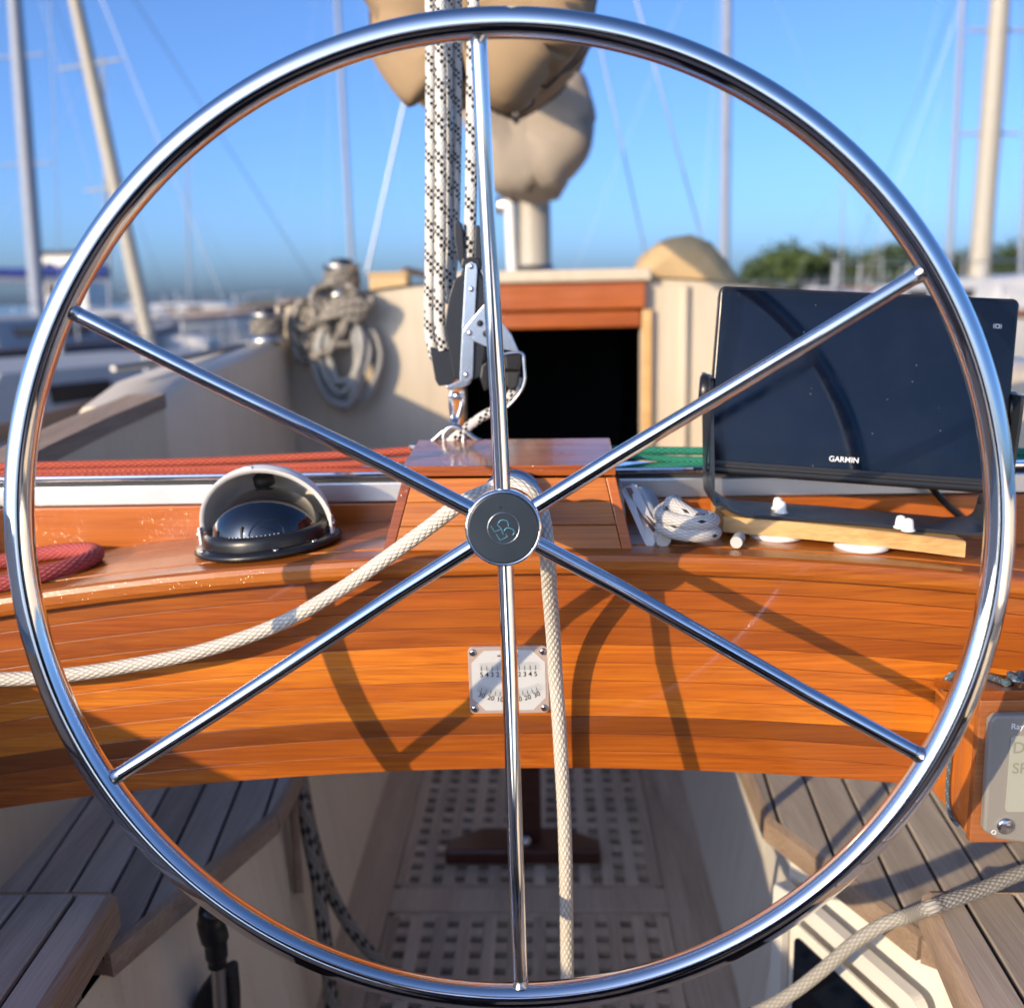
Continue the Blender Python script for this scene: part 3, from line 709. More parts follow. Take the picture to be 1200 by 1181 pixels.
rope('control_line', 'second green control line below the first on the track', [PY(u, v, 1.338)+V((0, wob(u), 0)) for u, v in ((690, 529), (760, 536), (830, 539), (950, 540), (1080, 540), (1200, 540), (1330, 541))], .0044, 'r_green')

# traveller car with ring
car = thing('traveller_car', 'cast steel traveller car with ring eye under the black block', 'car', PY(535, 530, 1.333))
c0 = PY(532, 512, 1.345)
mb = MB(); mb.tube([c0+V((math.cos(a)*.0135, 0, math.sin(a)*.0135)) for a in [2*math.pi*k/24 for k in range(24)]], .0042, 10, True); obj('ring', mb, M['dull'], car)
mb = MB()
for pts in (((480, 523), (500, 521), (520, 505)), ((574, 521), (556, 514), (544, 503)), ((574, 522), (560, 523), (545, 521)), ((482, 524.5), (505, 526), (520, 521))): mb.tube(cat([PY(u, v, 1.345) for u, v in pts], 5), .0036, 8)
obj('arm', mb, M['dull'], car)
p = PY(530, 529, 1.34); mb = MB(); mb.box(p+V((0, 0, -.006)), (.105, .045, .011), .003); obj('slider', mb, M['dull'], car)

# steering pedestal box
pd = thing('steering_box', 'varnished wooden steering box behind the wheel hub', 'box', (-.045, 1.22, 1.2245))
bl, brr, tl, tr = V((-.184, 1.105, 1.2235)), V((.094, 1.105, 1.2225)), V((-.164, 1.142, 1.299)), V((.078, 1.142, 1.297))
kb, kbr, kt, ktr = V((-.19, 1.36, 1.2425+.04)), V((.10, 1.36, 1.2425+.04)), V((-.170, 1.35, 1.3)), V((.084, 1.35, 1.2985))
def slab(q, n, th):     # q four corners, thickened along n
    q = [V(p) for p in q]; n = V(n).normalized()*th
    mb = MB(); bm = bmesh.new(); vs = [bm.verts.new(p) for p in q]; ws = [bm.verts.new(p+n) for p in q]
    bm.faces.new(vs); bm.faces.new(ws[::-1])
    for i in range(4): bm.faces.new([vs[i], ws[i], ws[(i+1) % 4], vs[(i+1) % 4]])
    bmesh.ops.recalc_face_normals(bm, faces=bm.faces[:]); bmesh.ops.bevel(bm, geom=bm.edges[:], offset=min(.0012, th*.3), segments=2, profile=.5, affect='EDGES')
    return mb.bm(bm)
nf = (brr-bl).cross(tl-bl).normalized(); nf = nf if nf.y < 0 else -nf
for i in range(3):
    f0, f1 = i/3+.0015, (i+1)/3-.0015
    obj('front_board', slab([bl.lerp(tl, f0)+V((.012, 0, 0)), brr.lerp(tr, f0)-V((.012, 0, 0)), brr.lerp(tr, f1)-V((.012, 0, 0)), bl.lerp(tl, f1)+V((.012, 0, 0))], -nf, .016), M['varnish'], pd)
for s, a, b in ((1, bl, tl), (-1, brr, tr)):
    obj('corner_trim', slab([a, a+V((s*.0115, 0, 0)), b+V((s*.0115, 0, 0)), b], -nf, .02), M['varnish_dk'], pd)
for i in range(3):
    f0, f1 = i/3+.001, (i+1)/3-.001
    a, b = tl.lerp(kt, f0), tl.lerp(kt, f1); c, d = tr.lerp(ktr, f1), tr.lerp(ktr, f0)
    obj('top_board', slab([a+V((0, -.002, .002)), d+V((0, -.002, .002)), c+V((0, 0, .002)), b+V((0, 0, .002))], (0, 0, 1), .012), M['varnish_dk'], pd)
for a, b, c, d, s in ((bl, tl, kt, kb, 1), (brr, tr, ktr, kbr, -1)):
    obj('side_board', slab([V((p.x+s*.002, p.y+(.02 if p in (bl, tl, brr, tr) else 0), p.z)) for p in (a, b, c, d)], (s, 0, 0), .014), M['varnish_dk'], pd)

# =================================================================== STEERING WHEEL
wc = V((-.0401, .8537, 1.2984)); wn_ = V((-.0053, -.9961, .0882)).normalized()
wa = V((math.cos(-.00535), math.sin(-.00535), 0)); wb = wn_.cross(wa)
if wb.z < 0: wb = -wb
wa = (wa-wn_*wa.dot(wn_)).normalized(); RW = .42; DISH = -.045; PH = -.02545
wh = thing('ship_wheel', 'large polished steel steering wheel with six spokes', 'ship wheel', wc+wn_*DISH)
def wp(r, t, h=0): return wc+(wa*math.sin(t)+wb*math.cos(t))*r+wn_*h
mb = MB(); mb.tube([wp(RW, 2*math.pi*k/220) for k in range(220)], .0124, 28, True); obj('rim', mb, M['chrome'], wh)
for k in range(6):
    t = PH+k*math.pi/3
    mb = MB(); mb.tube([wp(.024, t, DISH-.014), wp(.12, t, DISH-.010), wp(.30, t, -.013), wp(RW-.004, t, 0)], [.0078, .0076, .0070, .0066], 18)
    sp = obj('spoke', mb, M['chrome'], wh)
    mb = MB(); mb.tube([wp(RW-.0165, t, -.0008), wp(RW-.013, t, -.0005), wp(RW-.010, t, 0)], [.0067, .0071, .0082], 18, cap=False); obj('weld', mb, M['steel'], sp)
Mh = frame(wc+wn_*DISH, wa, z=wn_)
mb = MB(); mb.lathe([(0, -.05), (.030, -.05), (.0345, -.045), (.0352, -.03), (.0352, -.006), (.0346, -.0022), (.0328, -.0002), (.0322, -.0014), (0, -.0016)], 64, Mh); hub = obj('hub', mb, M['chrome'], wh)
mb = MB(); mb.lathe([(.0319, -.0014), (.0317, -.0005), (.0311, -.0001), (.0308, 0), (.0304, 0), (.0144, 0), (.0142, -.0002), (.0140, -.0003), (.0136, -.0003), (.0, -.0003)], 64, Mh, smooth=False); cap = obj('hub_cap', mb, M['hubcap'], hub)
mb = MB(); mb.tube([Mh @ V((math.cos(a)*.0142+.0003, math.sin(a)*.0142+.0005, .0001)) for a in [2*math.pi*k/48 for k in range(48)]], .00045, 6, True); obj('emblem_ring', mb, M['steel'], hub)
def e2(zx, zy): return Mh @ V(((zx-575)/11.81*.00076, -(zy-610)/11.81*.00076, .0002))
mb = MB()
for pts in (((405, 570), (455, 650), (505, 632), (552, 610), (492, 548)), ((478, 682), (528, 770), (582, 748), (636, 718), (610, 688)), ((508, 535), (530, 498), (575, 482), (630, 498), (655, 545), (648, 575)), ((590, 640), (615, 602), (660, 598), (715, 622), (735, 660), (708, 702)), ((552, 610), (560, 650), (580, 690))):
    mb.tube([e2(*p) for p in pts], .00042, 6)
obj('emblem', mb, M['engr'], hub)
mb = MB(); mb.lathe([(0, 0), (.0011, 0), (.0011, .0004), (0, .0004)], 12, Mh @ Mx.Translation((-.0025, .0197, 0))); obj('set_screw', mb, M['ink'], hub)
mb = MB(); mb.tube([wc+wn_*(DISH-.045), wc+wn_*(DISH-.09), wc+wn_*(-.275)], [.024, .0235, .0235], 28); obj('shaft', mb, M['chrome'], wh)
mb = MB(); mb.lathe([(.0236, 0), (.036, 0), (.036, .006), (.031, .010), (.0236, .011)], 36, frame(wc+wn_*(-.2715), wa, z=wn_)); obj('flange', mb, M['steel'], wh)

# white line looped over the shaft
sc_ = wc+wn_*(DISH-.115); sr = .0235+.0068
def around(a): return sc_+wa*(math.sin(a)*sr)+wb*(math.cos(a)*sr)
pts = [PY(-90, 798, 1.062), PY(0, 796, 1.062), PY(75, 791, 1.062), PY(150, 780, 1.064), PY(235, 763, 1.064), PY(325, 732, 1.064), PY(400, 690, 1.06), PY(455, 652, 1.045), PY(505, 616, 1.02), PY(540, 590, .99),
       around(-.75)-wn_*.004, around(-.1), around(.7)+wn_*.006, around(1.45)+wn_*.008+wa*.003]
pts += [PY(641, 645, .965), PY(644, 690, 1.0), PY(648, 740, 1.04), PY(651, 790, 1.062), PY(655, 845, 1.07), PY(658, 895, 1.072), PY(661, 950, 1.074), PY(663, 1010, 1.076), PY(664, 1075, 1.078), PY(665, 1158, 1.08)]
rope('white_rope', 'thick white braided rope looped over the wheel shaft and hanging down', pts, .0080, 'r_white', 16, 10)

# =================================================================== COMPASS
cx, cyy = -.334, 1.186; cz = zl(cx)
slope = math.atan(.24*(.02-cx)-.0)   # bridge falls away to port
CT = Mx.Translation((cx, cyy, cz+.0015)) @ Mx.Rotation(-math.atan(.24*(-cx-.02)), 4, 'Y')
cp = thing('compass', 'black domed compass with cream hood on the wooden bridge', 'compass', (cx, cyy, cz))
mb = MB(); mb.lathe([(0, 0), (.084, 0), (.0865, .002), (.0865, .005), (.083, .008), (.076, .0095), (.0, .0095)], 56, CT); fl = obj('flange', mb, M['black'], cp)
mb = MB(); mb.lathe([(.0755, .009), (.0750, .016), (.0735, .022), (.069, .0245), (.063, .023), (.058, .018)], 56, CT); obj('bezel', mb, M['black'], cp)
mb = MB(); mb.lathe([(.0650*math.cos(a), .014+.054*math.sin(a)) for a in [math.pi/2*k/14 for k in range(15)]][::1], 56, CT); dm = obj('dome', mb, M['dome'], cp)
# hood: half shell open towards the helm
def shell(r0, r1, h0, tilt):
    mb = MB(); ro = []; N1, N2 = 30, 14
    for i in range(N2+1):
        e = tilt+(math.pi/2+.25-tilt)*i/N2      # elevation plane angle from the front lip to the back
        row = []
        for k in range(N1+1):
            a = math.pi*k/N1; x = -math.cos(a); s = math.sin(a)
            row.append((x, s*math.cos(math.pi-e) if False else s*math.sin(e-0), s*math.cos(e)))
        ro.append(row)
    for r in (r0, r1):
        rows = [[CT @ V((x*r, y*r*1.0, .022+z*r*h0)) for x, y, z in row] for row in ro]
        mb.loft(rows, False, False, True)
    # lip
    a = [CT @ V((x*r0, y*r0, .022+z*r0*h0)) for x, y, z in ro[0]]; b = [CT @ V((x*r1, y*r1, .022+z*r1*h0)) for x, y, z in ro[0]]
    mb.loft([a, b], False, False, False); return mb
obj('hood', shell(.0775, .0750, .95, -.10), M['cream'], cp)
mb = MB(); ring = []
for e, rr in ((-.30, .0800), (-.16, .0802), (-.10, .0800)):
    ring.append([CT @ V((-math.cos(a)*rr, math.sin(a)*math.sin(e)*rr, .022+math.sin(a)*math.cos(e)*rr*.96)) for a in [math.pi*k/30 for k in range(31)]])
ring2 = []
for e, rr in ((-.10, .0745), (-.30, .0745)):
    ring2.append([CT @ V((-math.cos(a)*rr, math.sin(a)*math.sin(e)*rr, .022+math.sin(a)*math.cos(e)*rr*.96)) for a in [math.pi*k/30 for k in range(31)]])
mb.loft(ring+ring2+[ring[0]], False, False, True); hb = obj('hood_band', mb, M['white'], cp)
mb = MB(); mb.box(CT @ V((-.006, -.020, .096)), (.010, .006, .005), .001); obj('catch', mb, M['white'], hb)
for s in (-1, 1):
    mb = MB(); mb.box((s*.0792, -.004, .018), (.0035, .012, .022), .001, CT); obj('hood_foot', mb, M['white'], cp)
    mb = MB(); mb.lathe([(0, 0), (.004, 0), (.0045, .0015), (.003, .003), (0, .0032)], 14, CT @ Mx.Translation((s*.0808, -.004, .02)) @ Mx.Rotation(s*math.pi/2, 4, 'Y')); obj('pivot_screw', mb, M['steel'], cp)
mb = MB(); mb.lathe([(0, 0), (.0125, 0), (.0125, .010), (.010, .013), (0, .014)], 20, CT @ Mx.Translation((-.004, .030, .068)) @ Mx.Rotation(.25, 4, 'X')); obj('light_cap', mb, M['blackm'], cp)
for a in (-2.5, -1.2, -.6):
    mb = MB(); mb.lathe([(0, 0), (.004, 0), (.0035, .0018), (0, .0022)], 12, CT @ Mx.Translation((.080*math.cos(a), .080*math.sin(a), .0083))); obj('screw', mb, M['steel'], cp)
mb = MB()
for k in range(13):
    a = -2.0+k*.075; rr = .0615; mb.tube([CT @ V((math.cos(a)*rr, math.sin(a)*rr, .0235)), CT @ V((math.cos(a)*(rr+.004), math.sin(a)*(rr+.004), .0242))], .0006, 5)
obj('lubber_marks', mb, M['light_ink'], cp)
mb = MB(); mb.tube([CT @ V((-.012, -.063, .020)), CT @ V((-.011, -.060, .036))], .0018, 8); obj('lubber_pin', mb, M['black'], cp)

# =================================================================== COILS ON THE LEDGE
def coil_path(c, turns, rx, ry, pitch, seed, per=16, tilt=None, ph=0):
    rnd = random.Random(seed); pts = []
    for k in range(int(turns*per)+1):
        a = ph+2*math.pi*k/per; j = 1+rnd.uniform(-.05, .05)+.05*math.sin(a*.5+seed)
        x = c[0]+math.cos(a)*rx*j; y = c[1]+math.sin(a)*ry*j
        pts.append(V((x, y, c[2]+pitch*k/per)))
    return pts
zc = zl(-.67)
rp = []
for k in range(20):
    a = R(185)-R(20)*k; x = -.662+math.cos(a)*.112; y = 1.182+math.sin(a)*.080
    rp.append(V((x, y, zl(x)+.0102+.0215*max(0, (k-15)/4))))
rp.append(V((-.80, 1.24, zl(-.80)+.032)))
rope('red_rope_coil', 'coiled faded red rope on the port end of the wooden bridge', rp, .0098, 'r_pink', 14, 6)
p0 = V((.158, 1.130, zl(.158))); pp = []
for k in range(26):
    a = R(200)-R(30)*k; t_ = k/25
    pp.append(V((p0.x+.030*math.cos(a)*(1-.06*t_)-.002*t_, p0.y+.031*math.sin(a), p0.z+.0090+.0185*min(1, max(0, (k-3)/12))+.009*max(0, (k-18)/7))))
pp += [V((p0.x-.012, p0.y+.020, p0.z+.044)), V((p0.x-.018, p0.y+.004, p0.z+.047)), V((p0.x-.010, p0.y-.016, p0.z+.044)), V((p0.x+.004, p0.y-.026, p0.z+.036))]
rope('white_rope_coil', 'small knotted coil of white rope with black flecks beside the steering box', pp, .0086, 'r_fleck', 14, 6)
q = V((.214, 1.140, zl(.214)))
rope('rope_end', 'short white cut rope end beside the pine board', [q+V((.004, .0, .008)), q+V((.0, -.012, .0085)), q+V((-.004, -.024, .008))], .0068, 'r_fleck', 12, 4)
# folded cap leaning on the steering box
fc = thing('folded_cap', 'white folded cloth cap with brown hem leaning on the steering box', 'cap', PZ(765, 650, 1.219))
def zp(zx, zy, Y): return PY(720+zx/7.5, 560+zy/7.5, Y)
fr_ = [zp(60, 110, 1.185), zp(100, 70, 1.19), zp(150, 75, 1.19), zp(200, 190, 1.175), zp(280, 360, 1.155), zp(365, 470, 1.135), zp(335, 685, 1.118), zp(260, 560, 1.13), zp(160, 330, 1.15)]
mb = MB(); n_ = V((.75, .62, .1)).normalized()
mb.loft([[p for p in fr_], [p+n_*.008+V((0, 0, .001)) for p in fr_]], True, True, True); obj('brim', mb, M['pillow'], fc)
h1 = [zp(105, 75, 1.189), zp(165, 180, 1.178), zp(240, 320, 1.158), zp(350, 470, 1.134)]; h2 = [zp(155, 75, 1.192), zp(215, 190, 1.182), zp(290, 345, 1.165), zp(372, 440, 1.142)]
mb = MB(); mb.loft([[p-n_*.002-V((0, .004, 0)) for p in h1], [p-n_*.002-V((0, .004, 0)) for p in h2]], False, False, True); mb.loft([[p+n_*.004 for p in h1], [p+n_*.004 for p in h2]], False, False, True); obj('hem', mb, M['brownhem'], fc)
cr1 = [zp(165, 75, 1.196), zp(215, 190, 1.184), zp(290, 345, 1.168), zp(370, 430, 1.150)]; cr2 = [zp(230, 68, 1.205), zp(310, 150, 1.20), zp(365, 260, 1.19), zp(385, 360, 1.165)]; cr3 = [zp(260, 70, 1.23), zp(345, 120, 1.23), zp(395, 210, 1.22), zp(392, 350, 1.19)]
mb = MB(); mid = [a.lerp(b, .5)-V((0, .012, 0)) for a, b in zip(cr1, cr2)]
mb.loft([cr1, mid, cr2, cr3], False, False, True); mb.loft([[p+V((.004, .02, -.004)) for p in cr1], cr3], False, False, True); obj('crown', mb, M['felt'], fc)

# =================================================================== INCLINOMETER
ic = PY(596.5, 794, 1.10); IT = Mx.Translation((ic.x, 1.0985, ic.z)) @ Mx.Rotation(R(-.5), 4, 'Y') @ Mx(((1, 0, 0, 0), (0, 0, -1, 0), (0, 1, 0, 0), (0, 0, 0, 1)))
inc = thing('inclinometer', 'white clear-cased inclinometer screwed to the wooden bridge', 'gauge', (ic.x, 1.0985, ic.z-.042))
def rrect(w, h, r, n=6):
    out = []
    for cx_, cy_, a0 in ((w/2-r, h/2-r, 0), (-w/2+r, h/2-r, 90), (-w/2+r, -h/2+r, 180), (w/2-r, -h/2+r, 270)):
        for k in range(n+1): a = R(a0+90*k/n); out.append((cx_+r*math.cos(a), cy_+r*math.sin(a)))
    return out
mb = MB(); mb.prism(rrect(.0905, .0795, .006), .0062, IT, .0008, 2, .0002); obj('case', mb, plain('clear_case', (.42, .33, .29), .12, 0, .05, 20, coat=1), inc)
w, h, c = .0415, .0355, .0145
octa = [(-w, -h+c), (-w+c, -h), (w-c, -h), (w, -h+c), (w, h-c), (w-c, h), (-w+c, h), (-w, h-c)]
mb = MB(); mb.prism(octa, .0008, IT, 0, 1, .0062); fcx = obj('dial', mb, M['face'], inc)
for sx in (-1, 1):
    for sy in (-1, 1):
        mb = MB(); mb.lathe([(0, .002), (.0022, .0022), (.0038, .0016), (.0044, .0)], 16, IT @ Mx.Translation((sx*.0395, sy*.0335, .0063))); sw = obj('screw', mb, M['steel'], inc)
        mb = MB(); mb.box((0, 0, .0022), (.0055, .0009, .0006), M=IT @ Mx.Translation((sx*.0395, sy*.0335, .0063)) @ Mx.Rotation(.7*sx+sy, 4, 'Z')); obj('slot', mb, M['ink'], sw)
mb = MB(); mb.tube([IT @ V((x, .0175+.0006*math.cos(x*40), .0085)) for x in [-.032+.064*k/16 for k in range(17)]], .0042, 12); obj('level_tube', mb, M['acryl'], inc)
def arc(x): return -.0085-(.0095-6.2*x*x)
mb = MB(); mb.tube([IT @ V((x, arc(x)+.0035, .0085)) for x in [-.035+.07*k/20 for k in range(21)]], .0042, 12); obj('level_tube', mb, M['acryl'], inc)
mk = MB()
for i in range(-5, 6):
    x = i*.0061; mk.box((x, .0148, .0073), (.0005, .0056, .0005), M=IT)
for i in range(-6, 7):
    x = i*.0052; mk.box((0, 0, .0073), (.0005, .0046, .0005), M=IT @ Mx.Translation((x, arc(x)+.0015, 0)) @ Mx.Rotation(12.4*x*.9, 4, 'Z'))
obj('scale_marks', mk, M['ink'], fcx)
tx = MB()
def put(s, size, x, y, rot=0, bold=False):
    t = text_mb(s, size, IT @ Mx.Translation((x, y, .0074)) @ Mx.Rotation(rot, 4, 'Z')); tx.v += []; b = len(tx.v)
    tx.v += t.v; tx.f += [[k+b for k in f] for f in t.f]; tx.uv += t.uv; tx.sm += t.sm
for i in range(1, 6):
    put(str(i), .0080, i*.0061, .0072); put(str(i), .0080, -i*.0061, .0072)
put('Made in Sweden', .0036, 0, .0295); put('\u2228S', .0075, .0005, -.0040)
for i in (1, 2, 3):
    x = i*.0104; put(str(i*10), .0080, x, arc(x)-.0052, 12*x); put(str(i*10), .0080, -x, arc(x)-.0052, -12*x)
obj('lettering', tx, M['ink'], fcx)

# =================================================================== CHART DISPLAY
from mathutils import Euler
GM = Mx.Translation((.3595, 1.19, 1.3878)) @ Euler((-.175, .066, -.135), 'XYZ').to_matrix().to_4x4()
gw, gh = .331, .2195
gp = thing('chart_display', 'large dark chart display in a bracket on the wooden bridge', 'display', (.35, 1.19, 1.23))
GF = GM @ Mx(((1, 0, 0, 0), (0, 0, 1, 0), (0, 1, 0, 0), (0, 0, 0, 1)))     # local xy face, local z into the body
mb = MB(); mb.prism(rrect(gw, gh, .008), .052, GF, .004, 3); obj('body', mb, M['black'], gp)
mb = MB(); mb.prism(rrect(gw-.006, gh-.020, .005), .0012, GF @ Mx.Translation((0, .006, -.0011)), .0004, 1); scn = obj('screen', mb, M['screen'], gp)
mb = MB(); mb.prism(rrect(gw*.82, gh*.74, .001), .0002, GF @ Mx.Translation((-.012, .009, -.0013))); obj('lcd_area', mb, screen_glass('lcd_off', (.0015, .0045, .014)), scn)
mb = MB(); mb.box((0, 0, 0), (gw-.002, .006, .004), .0015, GM @ Mx.Translation((0, -.0008, -gh/2+.010))); obj('trim', mb, M['blackm'], gp)
GTxt = GM @ Mx(((1, 0, 0, 0), (0, 0, -1, 0), (0, 1, 0, 0), (0, 0, 0, 1)))
obj('maker_name', text_mb('GARMIN', .0088, GTxt @ Mx.Translation((-.010, -gh/2+.0265, .0019))), M['light_ink'], scn)
mb = MB(); mb.tube([GTxt @ V((gw/2-.022+.0022*math.cos(a), gh/2-.032+.0022*math.sin(a), .0015)) for a in [2*math.pi*k/16 for k in range(16)]], .0005, 6, True)
for s in (-1, 1): mb.tube([GTxt @ V((gw/2-.022+s*.0042*math.cos(a), gh/2-.032+.0042*math.sin(a), .0015)) for a in [-.7+1.4*k/8 for k in range(9)]], .0003, 6)
obj('power_mark', mb, M['light_ink'], scn)
for s in (-1, 1):
    mb = MB(); mb.lathe([(0, 0), (.019, 0), (.021, .003), (.021, .011), (.018, .014), (0, .014)], 22, GM @ Mx.Translation((s*gw/2, .028, -.012)) @ Mx.Rotation(s*math.pi/2, 4, 'Y')); obj('tilt_knob', mb, M['black'], gp)
# bracket: bent strap
zb = 1.2335
def strap(path, wdir, w, th):
    mb = MB(); rings = []
    for i, p in enumerate(path):
        a = path[max(0, i-1)]; b = path[min(len(path)-1, i+1)]; T = (b-a).normalized(); wd = V(wdir).normalized(); N = T.cross(wd).normalized()*th/2; wv = wd*w/2
        rings.append([p-wv-N, p+wv-N, p+wv+N, p-wv+N])
    mb.loft(rings, True, True, False); return mb
pl = GM @ V((-gw/2-.004, .030, -.01)); pr = GM @ V((gw/2+.004, .030, -.01))
yc = 1.205
def bz(x): return zl(x)+.0285
path = cat([pl+V((.0, 0, .018)), pl, V((pl.x-.002, yc+.005, 1.30)), V((pl.x-.001, yc, 1.262)), V((pl.x+.008, yc, bz(pl.x)+.012)), V((pl.x+.030, yc, bz(.22)+.001)), V((.27, yc, bz(.27))), V((.36, yc-.004, bz(.36))), V((.45, yc-.008, bz(.45))), V((pr.x-.035, yc-.008, bz(.49)+.001)), V((pr.x-.008, yc-.006, bz(.52)+.014)), V((pr.x, yc, 1.29)), pr, pr+V((0, 0, .018))], 5)
obj('bracket', strap(path, (.03, 1, 0), .085, .0035), M['bracket'], gp)
mb = MB(); mb.tube(cat([GM @ V((.11, .05, -gh/2+.006)), V((.47, 1.25, 1.262)), V((.495, 1.26, 1.235)), V((.52, 1.27, 1.215))], 5), .0042, 8); obj('cable', mb, M['black'], gp)
for u, v in ((911, 609), (915, 614), (1055, 621), (1064, 624)):
    p = PZ(u, v, 1.231); p.z = bz(p.x)+.0019
    mb = MB(); mb.lathe([(0, .0), (.0075, 0), (.0080, .0015), (.0062, .003), (.0055, .0105), (.0042, .0138), (0, .0150)], 16, Mx.Translation(p)); obj('screw_cap', mb, M['white'], gp)
pb = thing('pine_board', 'pale pine board under the chart display bracket', 'board', (.33, 1.18, zl(.33)))
rings = []
for k in range(9):
    x = .205+.262*k/8; y0, y1 = 1.172-.045*k/8, 1.262-.045*k/8; z = zl(x)+.0065
    rings.append([V((x, y0, z)), V((x, y1, z)), V((x, y1, z+.0185)), V((x, y0+.002, z+.0185)), V((x, y0, z+.0165))])
mb = MB(); mb.loft(rings, True, True, False); obj('board', mb, M['pine'], pb)
for f in (.25, .6):
    x = .205+.262*f; mb = MB(); mb.lathe([(0, 0), (.030, 0), (.031, .002), (.030, .0062), (0, .0062)], 28, Mx.Translation((x, 1.20-.045*f-.012*(f > .5), zl(x)))); obj('foot_pad', mb, M['white'], pb)

# =================================================================== MAINSHEET AND BLOCK
BYd = 1.37
def zz(x, y, Y=BYd): return PY(480+x/3.94, 240+y/3.94, Y)
bk = thing('mainsheet_block', 'black fiddle block with steel straps and cam cleat on the traveller', 'block', zz(220, 1010))
def cheek(pts, Y, th, mat, nm, bev=.0015, parent=None):
    q = [zz(x, y, Y) for x, y in pts]; mb = MB(); mb.prism([(p.x, p.z) for p in q], th, Mx.Translation((0, Y, 0)) @ FACE, bev, 2); return obj(nm, mb, mat, parent or bk)
big = [(205, 345), (265, 305), (320, 310), (342, 350), (356, 480), (345, 700), (325, 795), (265, 825), (205, 800), (160, 560), (180, 430)]
cheek(big, BYd-.014, .006, M['navyblk'], 'cheek'); cheek([(x+8, y-4) for x, y in big], BYd+.014, .006, M['navyblk'], 'cheek')
cheek([(205, 85), (222, 72), (240, 85), (248, 130), (255, 250), (240, 290), (218, 240), (206, 160)], BYd-.010, .018, M['navyblk'], 'prong')
cheek([(303, 100), (318, 92), (330, 105), (336, 280), (325, 310), (296, 290)], BYd-.010, .018, M['navyblk'], 'prong')
cheek([(245, 245), (320, 245), (335, 300), (262, 310), (235, 285)], BYd-.012, .022, M['black'], 'neck')
for (x, y, r) in ((265, 560, .021), (285, 330, .013)):
    mb = MB(); mb.lathe([(0, -.007), (r, -.007), (r*.86, 0), (r, .007), (0, .007)], 28, Mx.Translation(zz(x, y, BYd+.004)) @ Mx.Rotation(math.pi/2, 4, 'X')); obj('sheave', mb, M['blackm'], bk)
cheek([(92, 655), (130, 668), (185, 640), (205, 690), (220, 805), (180, 832), (135, 838), (118, 810)], BYd-.006, .030, M['navyblk'], 'becket')
st = cheek([(262, 275), (285, 262), (308, 275), (312, 300), (300, 520), (290, 800), (262, 825), (232, 812), (244, 560), (258, 300)], BYd-.0185, .003, M['strap'], 'strap', .0006)
cheek([(165, 838), (230, 812), (292, 800), (275, 832), (240, 850), (180, 856)], BYd-.017, .026, M['steel'], 'yoke')
tri = cheek([(345, 460), (420, 535), (470, 600), (505, 680), (430, 668), (345, 652), (275, 620), (248, 585), (262, 560)], BYd-.0245, .003, M['strap'], 'cleat_plate', .0006)
for x, y, r in ((325, 548, .0042), (352, 596, .0042)):
    mb = MB(); mb.lathe([(0, 0), (r, 0), (r, .0004), (0, .0004)], 18, Mx.Translation(zz(x, y, BYd-.0249)) @ Mx.Rotation(math.pi/2, 4, 'X')); obj('hole', mb, M['ink'], tri)
for x, y, pY in ((285, 285, .0185), (286, 390, .0185), (262, 785, .0185), (278, 592, .0245)):
    mb = MB(); mb.lathe([(0, .0022), (.0022, .002), (.0034, .0012), (.0036, 0)], 14, Mx.Translation(zz(x, y, BYd-pY-.0002)) @ Mx.Rotation(math.pi/2, 4, 'X')); obj('rivet', mb, M['steel'], bk)
cc = cheek([(435, 685), (515, 680), (522, 700), (505, 770), (440, 765)], BYd-.02, .03, M['black'], 'cam_cleat', .003)
cheek([(330, 740), (362, 720), (366, 850), (345, 865), (322, 800)], BYd-.018, .02, M['black'], 'cam_arm', .003)
cheek([(440, 772), (512, 768), (500, 840), (470, 862), (444, 840)], BYd-.016, .022, M['blackm'], 'cam_jaw', .003)
mb = MB(); mb.tube(cat([zz(428, 690, BYd-.022), zz(515, 684, BYd-.022), zz(528, 740, BYd-.022), zz(530, 820, BYd-.022), zz(500, 880, BYd-.02), zz(450, 935, BYd-.02)], 6), .0019, 8); obj('fairlead', mb, M['strap'], bk)
sh = MB(); sh.tube(cat([zz(195, 858), zz(192, 920), zz(200, 985), zz(210, 1015, BYd-.01), zz(222, 985), zz(242, 920), zz(240, 858)], 6), .0036, 10); sh.tube([zz(183, 884), zz(252, 884)], .0042, 12)
obj('shackle', sh, M['chrome'], bk)
mb = MB(); mb.lathe([(0, .003), (.004, .0026), (.0052, 0)], 16, Mx.Translation(zz(216, 882, BYd-.004)) @ Mx.Rotation(math.pi/2, 4, 'X')); obj('shackle_pin', mb, M['strap'], bk)
def px2(x, y): return 400+x/2.9525, y/2.9525
def mains(label, pts, r): rope('mainsheet', label, [PY(*px2(x, y), Y) for x, y, Y in pts], r, 'r_main', 16, 6, group='mainsheet falls')
mains('leftmost black flecked mainsheet rope above the block', [(302, -420, 1.66), (306, -100, 1.50), (308, 100, 1.46), (309, 400, 1.43), (308, 700, 1.41), (306, 950, 1.39), (304, 1120, 1.385), (312, 1190, 1.38), (325, 1245, 1.375)], .0070)
mains('thick black flecked mainsheet rope running over the left edge of the block', [(340, -420, 1.64), (342, -100, 1.48), (343, 100, 1.44), (344, 400, 1.41), (343, 650, 1.395), (342, 850, 1.38), (339, 1050, 1.37), (343, 1150, 1.367), (356, 1210, 1.367)], .0076)
mains('black flecked mainsheet rope tucked behind the thick one', [(374, -420, 1.67), (370, -100, 1.51), (369, 100, 1.47), (368, 400, 1.44), (368, 650, 1.425), (369, 850, 1.41), (372, 950, 1.40), (374, 1050, 1.395)], .0068)
